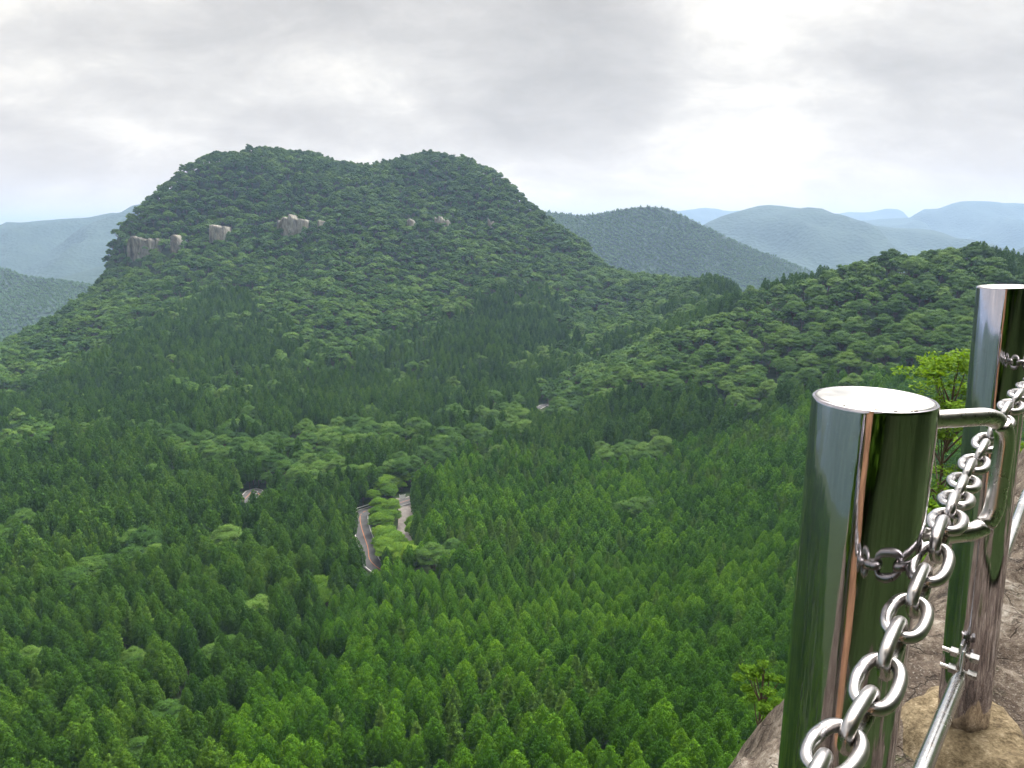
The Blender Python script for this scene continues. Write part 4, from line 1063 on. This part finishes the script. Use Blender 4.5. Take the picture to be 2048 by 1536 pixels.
while s0 < arc[-1]:
    p = Vector([np.interp(s0, arc, cp[:, i]) for i in range(3)]); p2 = Vector([np.interp(s0 + 0.02, arc, cp[:, i]) for i in range(3)]); p1 = Vector([np.interp(s0 - 0.02, arc, cp[:, i]) for i in range(3)])
    t_ = (p2 - p1).normalized()
    view = Vector((0.45, 0.75, -0.45)).normalized()
    n0 = (view - t_ * view.dot(t_)).normalized(); n0 = Matrix.Rotation(rad(12 + rr_.uniform(-7, 7)) + (rad(90) if kk_ % 2 else 0), 3, t_) @ n0
    y_ = n0.cross(t_).normalized(); mat_ = Matrix((t_, y_, n0)).transposed().to_4x4(); mat_.translation = p - ch.location
    o = bpy.data.objects.new('link', LM); C.objects.link(o); o.parent = ch; o.matrix_local = mat_
    s0 += 0.0455; kk_ += 1

# ------------------------------------------------------------------ lower pipes and their bolted brackets
def bar(a, b, r_, seg=24, taper=0.0):
    a, b = Vector(a), Vector(b); d = (b - a)
    if taper: pth = [(a, r_ * 0.45), (a + d.normalized() * 0.02, r_ * 0.7), (a + d.normalized() * taper, r_), (b - d.normalized() * taper, r_), (b - d.normalized() * 0.02, r_ * 0.7), (b, r_ * 0.45)]
    else: pth = [(a, r_), (b, r_)]
    return tubes([pth], seg)
def box(c, ux, uy, uz, hx, hy, hz):
    c = Vector(c); V = []
    for i in (-1, 1):
        for j in (-1, 1):
            for k in (-1, 1): V.append(tuple(c + ux * hx * i + uy * hy * j + uz * hz * k))
    return np.array(V), np.array([(0, 1, 3, 2), (4, 6, 7, 5), (0, 4, 5, 1), (2, 3, 7, 6), (0, 2, 6, 4), (1, 5, 7, 3)])
def pipe_rail(a, b, ends, label):
    a, b = Vector(a), Vector(b); e = bpy.data.objects.new('brace_pipe', None); C.objects.link(e); e.location = a
    tag(e, label, 'pipe rail', 'lower pipe rails between the posts')
    V, Fs = bar((0, 0, 0), b - a, 0.0165, 28, 0.05); V[:, 0:3] = V
    link('pipe', mesh_np('pipe', V, [Fs], [M_PIPE], smooth=True), e)
    d = (b - a).normalized(); side = d.cross(Vector((0, 0, 1))).normalized(); up = side.cross(d)
    for at_, sgn in ends:
        o = (a if at_ == 0 else b) - a; dd_ = d * sgn
        V, Fs = box(o + dd_ * 0.012 + up * 0.022, dd_, side, up, 0.020, 0.0035, 0.040)
        pl = link('bracket', mesh_np('bracket', V, [Fs], [M_PIPE]), e); bm_ = pl.modifiers.new('bevel', 'BEVEL'); bm_.width = 0.0015; bm_.segments = 2
        V, Fs = box(o + dd_ * 0.026 + up * 0.034 + side * 0.0075, dd_, side, up, 0.018, 0.0035, 0.034)
        pl = link('bracket', mesh_np('bracket', V, [Fs], [M_PIPE]), e); bm_ = pl.modifiers.new('bevel', 'BEVEL'); bm_.width = 0.0015; bm_.segments = 2
        for zz in (0.042, -0.002):
            c_ = o + dd_ * 0.014 + up * zz
            V1, F1_ = bar(c_ - side * 0.030, c_ + side * 0.046, 0.0056, 12)
            bo = link('bolt', mesh_np('bolt', V1, [F1_], [M_HANDLE], smooth=True), e)
            for s0_, s1_ in ((-0.030, -0.012), (0.013, 0.028)):
                V2, F2_ = bar(c_ + side * s0_, c_ + side * s1_, 0.0125, 6)
                cap_ = [tuple(range(6)), tuple(range(11, 5, -1))]
                me_ = bpy.data.meshes.new('nut'); me_.from_pydata([tuple(v) for v in V2], [], [tuple(int(i) for i in f) for f in F2_] + cap_); me_.materials.append(M_PIPE)
                link('nut', me_, bo)
    return e
c2 = B2.lerp(T2, 0.175); dv = Vector((-0.648, -0.761, 0))
pipe_rail(c2 + dv * 0.118, (T1.x + 0.06, T1.y + 0.07, c2.z), ((0, -1),), 'long steel pipe running from the mortared post down to the bottom edge')
pipe_rail(c2 - dv * 0.085 + Vector((0, 0, 0.01)), (1.92, 2.50, c2.z + 0.10), ((0, -1),), 'short stretch of steel pipe beyond the farther post at the right edge')

# unseen tree-shaped stand-in for the photographer, added to mirror a tan streak
M_STAND_IN = simple('tan_stand_in', (0.36, 0.20, 0.11), 0.85, bump=(14, 0.8, 0.02), vary=0.45, nscale=8)
pt = bpy.data.objects.new('photographer_stand_in', None); C.objects.link(pt); pt.location = (-0.52, -0.86, rock_z(-0.52, -0.86) - 0.1)
tag(pt, 'unseen tan stand-in for the photographer mirrored as a streak in the nearest post', 'photographer stand-in')
Vt, Ft = tubes([[((0.03 * math.sin(k * 1.3), 0.03 * math.cos(k * 1.7), -0.4 + k * 0.5), 0.20 - 0.008 * k) for k in range(12)]], 20)
link('trunk', mesh_np('stand_in_column', Vt, [Ft], [M_STAND_IN], smooth=True), pt)
c_ = link('crown', KIT['old'][0][0], pt); c_.location = (0, 0, 1.4); c_.scale = (0.6, 0.6, 0.6)

# ------------------------------------------------------------------ small trees at the cliff edge
def near_tree(px, py, Fd, H, R, seed, label, nc=60, per=120, leaf=0.055, name='young_tree', mat=None):
    c = px_depth(px, py, Fd); rng = np.random.default_rng(seed)
    zb = rock_z(c.x, c.y); H_ = max(H, c.z - zb + H * 0.25)
    Vs, Fs, Ts, cents = [], [], [], []; off = 0
    lead = (c.z - zb)
    for k in range(nc):
        a = k * 2.4 + rng.normal() * 0.4; zf = rng.random()
        zz = lead - H * 0.5 + H * zf; rr = R * math.sqrt(max(0.05, 1 - (2 * zf - 0.9) ** 2 * 0.8)) * rng.uniform(0.35, 1.0)
        cen = np.array([rr * math.cos(a), rr * math.sin(a), zz]); cents.append(cen); n_ = per
        r_ = R * rng.uniform(0.16, 0.30)
        d = rng.normal(size=(n_, 3)); d /= np.linalg.norm(d, axis=1)[:, None]
        Pt = cen + d * np.array([r_, r_, r_ * 0.35]) * rng.random((n_, 1)) ** 0.4
        nrm = np.array([0, 0, 1.0]) + rng.normal(size=(n_, 3)) * 0.5; nrm /= np.linalg.norm(nrm, axis=1)[:, None]
        t1 = np.cross(nrm, rng.normal(size=(n_, 3))); t1 /= np.linalg.norm(t1, axis=1)[:, None]; t2 = np.cross(nrm, t1)
        sz = leaf * rng.uniform(0.7, 1.3, n_)[:, None]
        Q_ = np.stack([Pt - t1 * sz, Pt + t2 * sz * 0.45, Pt + t1 * sz, Pt - t2 * sz * 0.45], 1).reshape(-1, 3)
        Vs.append(Q_); Fs.append(np.arange(len(Q_)).reshape(-1, 4) + off); off += len(Q_); Ts.append(np.repeat(rng.random(n_), 4))
    e = bpy.data.objects.new(name, None); C.objects.link(e); e.location = (c.x, c.y, zb - 0.1)
    tag(e, label, 'small tree')
    link('crown', mesh_np('crown', np.concatenate(Vs), [np.concatenate(Fs)], [mat or M_BRIGHT], tone=np.concatenate(Ts)), e)
    paths = [[((0, 0, -0.3), 0.05), ((0.05, 0, lead * 0.4), 0.035), ((0, 0.05, lead), 0.02), ((0, 0, lead + H * 0.4), 0.01)]]
    for cen in cents[::2]:
        z0 = max(0.2, cen[2] - 0.9 * R * 0.5 - 0.3); z0 = min(z0, lead + H * 0.3)
        paths.append([((0, 0, z0), 0.025), ((cen[0] * 0.5, cen[1] * 0.5, (z0 + cen[2]) / 2 - 0.05), 0.011), (tuple(cen), 0.006)])
    Vt, Ft = tubes(paths, 6); link('trunk', mesh_np('trunk', Vt, [Ft], [M_BARK], smooth=True), e)
near_tree(1890, 905, 15.0, 4.4, 1.5, 3, 'bright yellow-green small tree growing between the two steel posts', nc=90, per=110)
#near_tree(1990, 790, 19.0, 4.5, 2.2, 4, 'leafy green small tree behind the top of the farther post', nc=90, per=110)
near_tree(1525, 1385, 13.0, 1.4, 0.55, 5, 'low leafy sapling just left of the nearest post above the rock', nc=26, per=130, leaf=0.035)
near_tree(1850, 1110, 11.0, 1.8, 1.0, 6, 'small shrub with bright leaves low between the posts at the rock edge', nc=36, per=100)
# unseen scrub added behind the viewpoint so the posts mirror dark green
r_ = np.random.default_rng(8); q = []
while len(q) < 420:
    a, s_ = r_.uniform(-14, 14), -1.5 - 11 * r_.random() ** 1.5
    x = E1[0] + EA[0] * a + EN[0] * s_; y = E1[1] + EA[1] * a + EN[1] * s_
    if math.hypot(x, y) > 2.3 and y < 0.2 and abs(x) < 14: q.append((x, y, rock_z(x, y)))
q = np.array(q); nP = len(q); s_ = r_.uniform(0.12, 0.24, nP)
stuff('unseen_dark_scrub', dict(x=q[:, 0], y=q[:, 1], z=q[:, 2] - 0.9, s=s_, w=s_ * 1.8, rot=r_.random(nP) * 6, v=r_.integers(0, 9, nP)), 'old_mid', 'unseen dark scrub added behind the viewpoint for the post reflections')
# ------------------------------------------------------------------ haze
bpy.ops.mesh.primitive_cube_add(size=1)
hz = bpy.context.object; hz.name = 'haze'
lo, hi = -242.0, 262.0
hz.location = (0, 0, (lo + hi) / 2); hz.scale = (26800, 26800, hi - lo)
m, t, out = new_mat('haze_air')
pv = t.nodes.new('ShaderNodeVolumePrincipled'); pv.inputs['Color'].default_value = (0.46, 0.66, 0.98, 1)
pv.inputs['Density'].default_value = 0.00014; pv.inputs['Anisotropy'].default_value = 0.2
t.links.new(pv.outputs[0], out.inputs['Volume']); hz.data.materials.append(m)
tag(hz, kind='stuff')
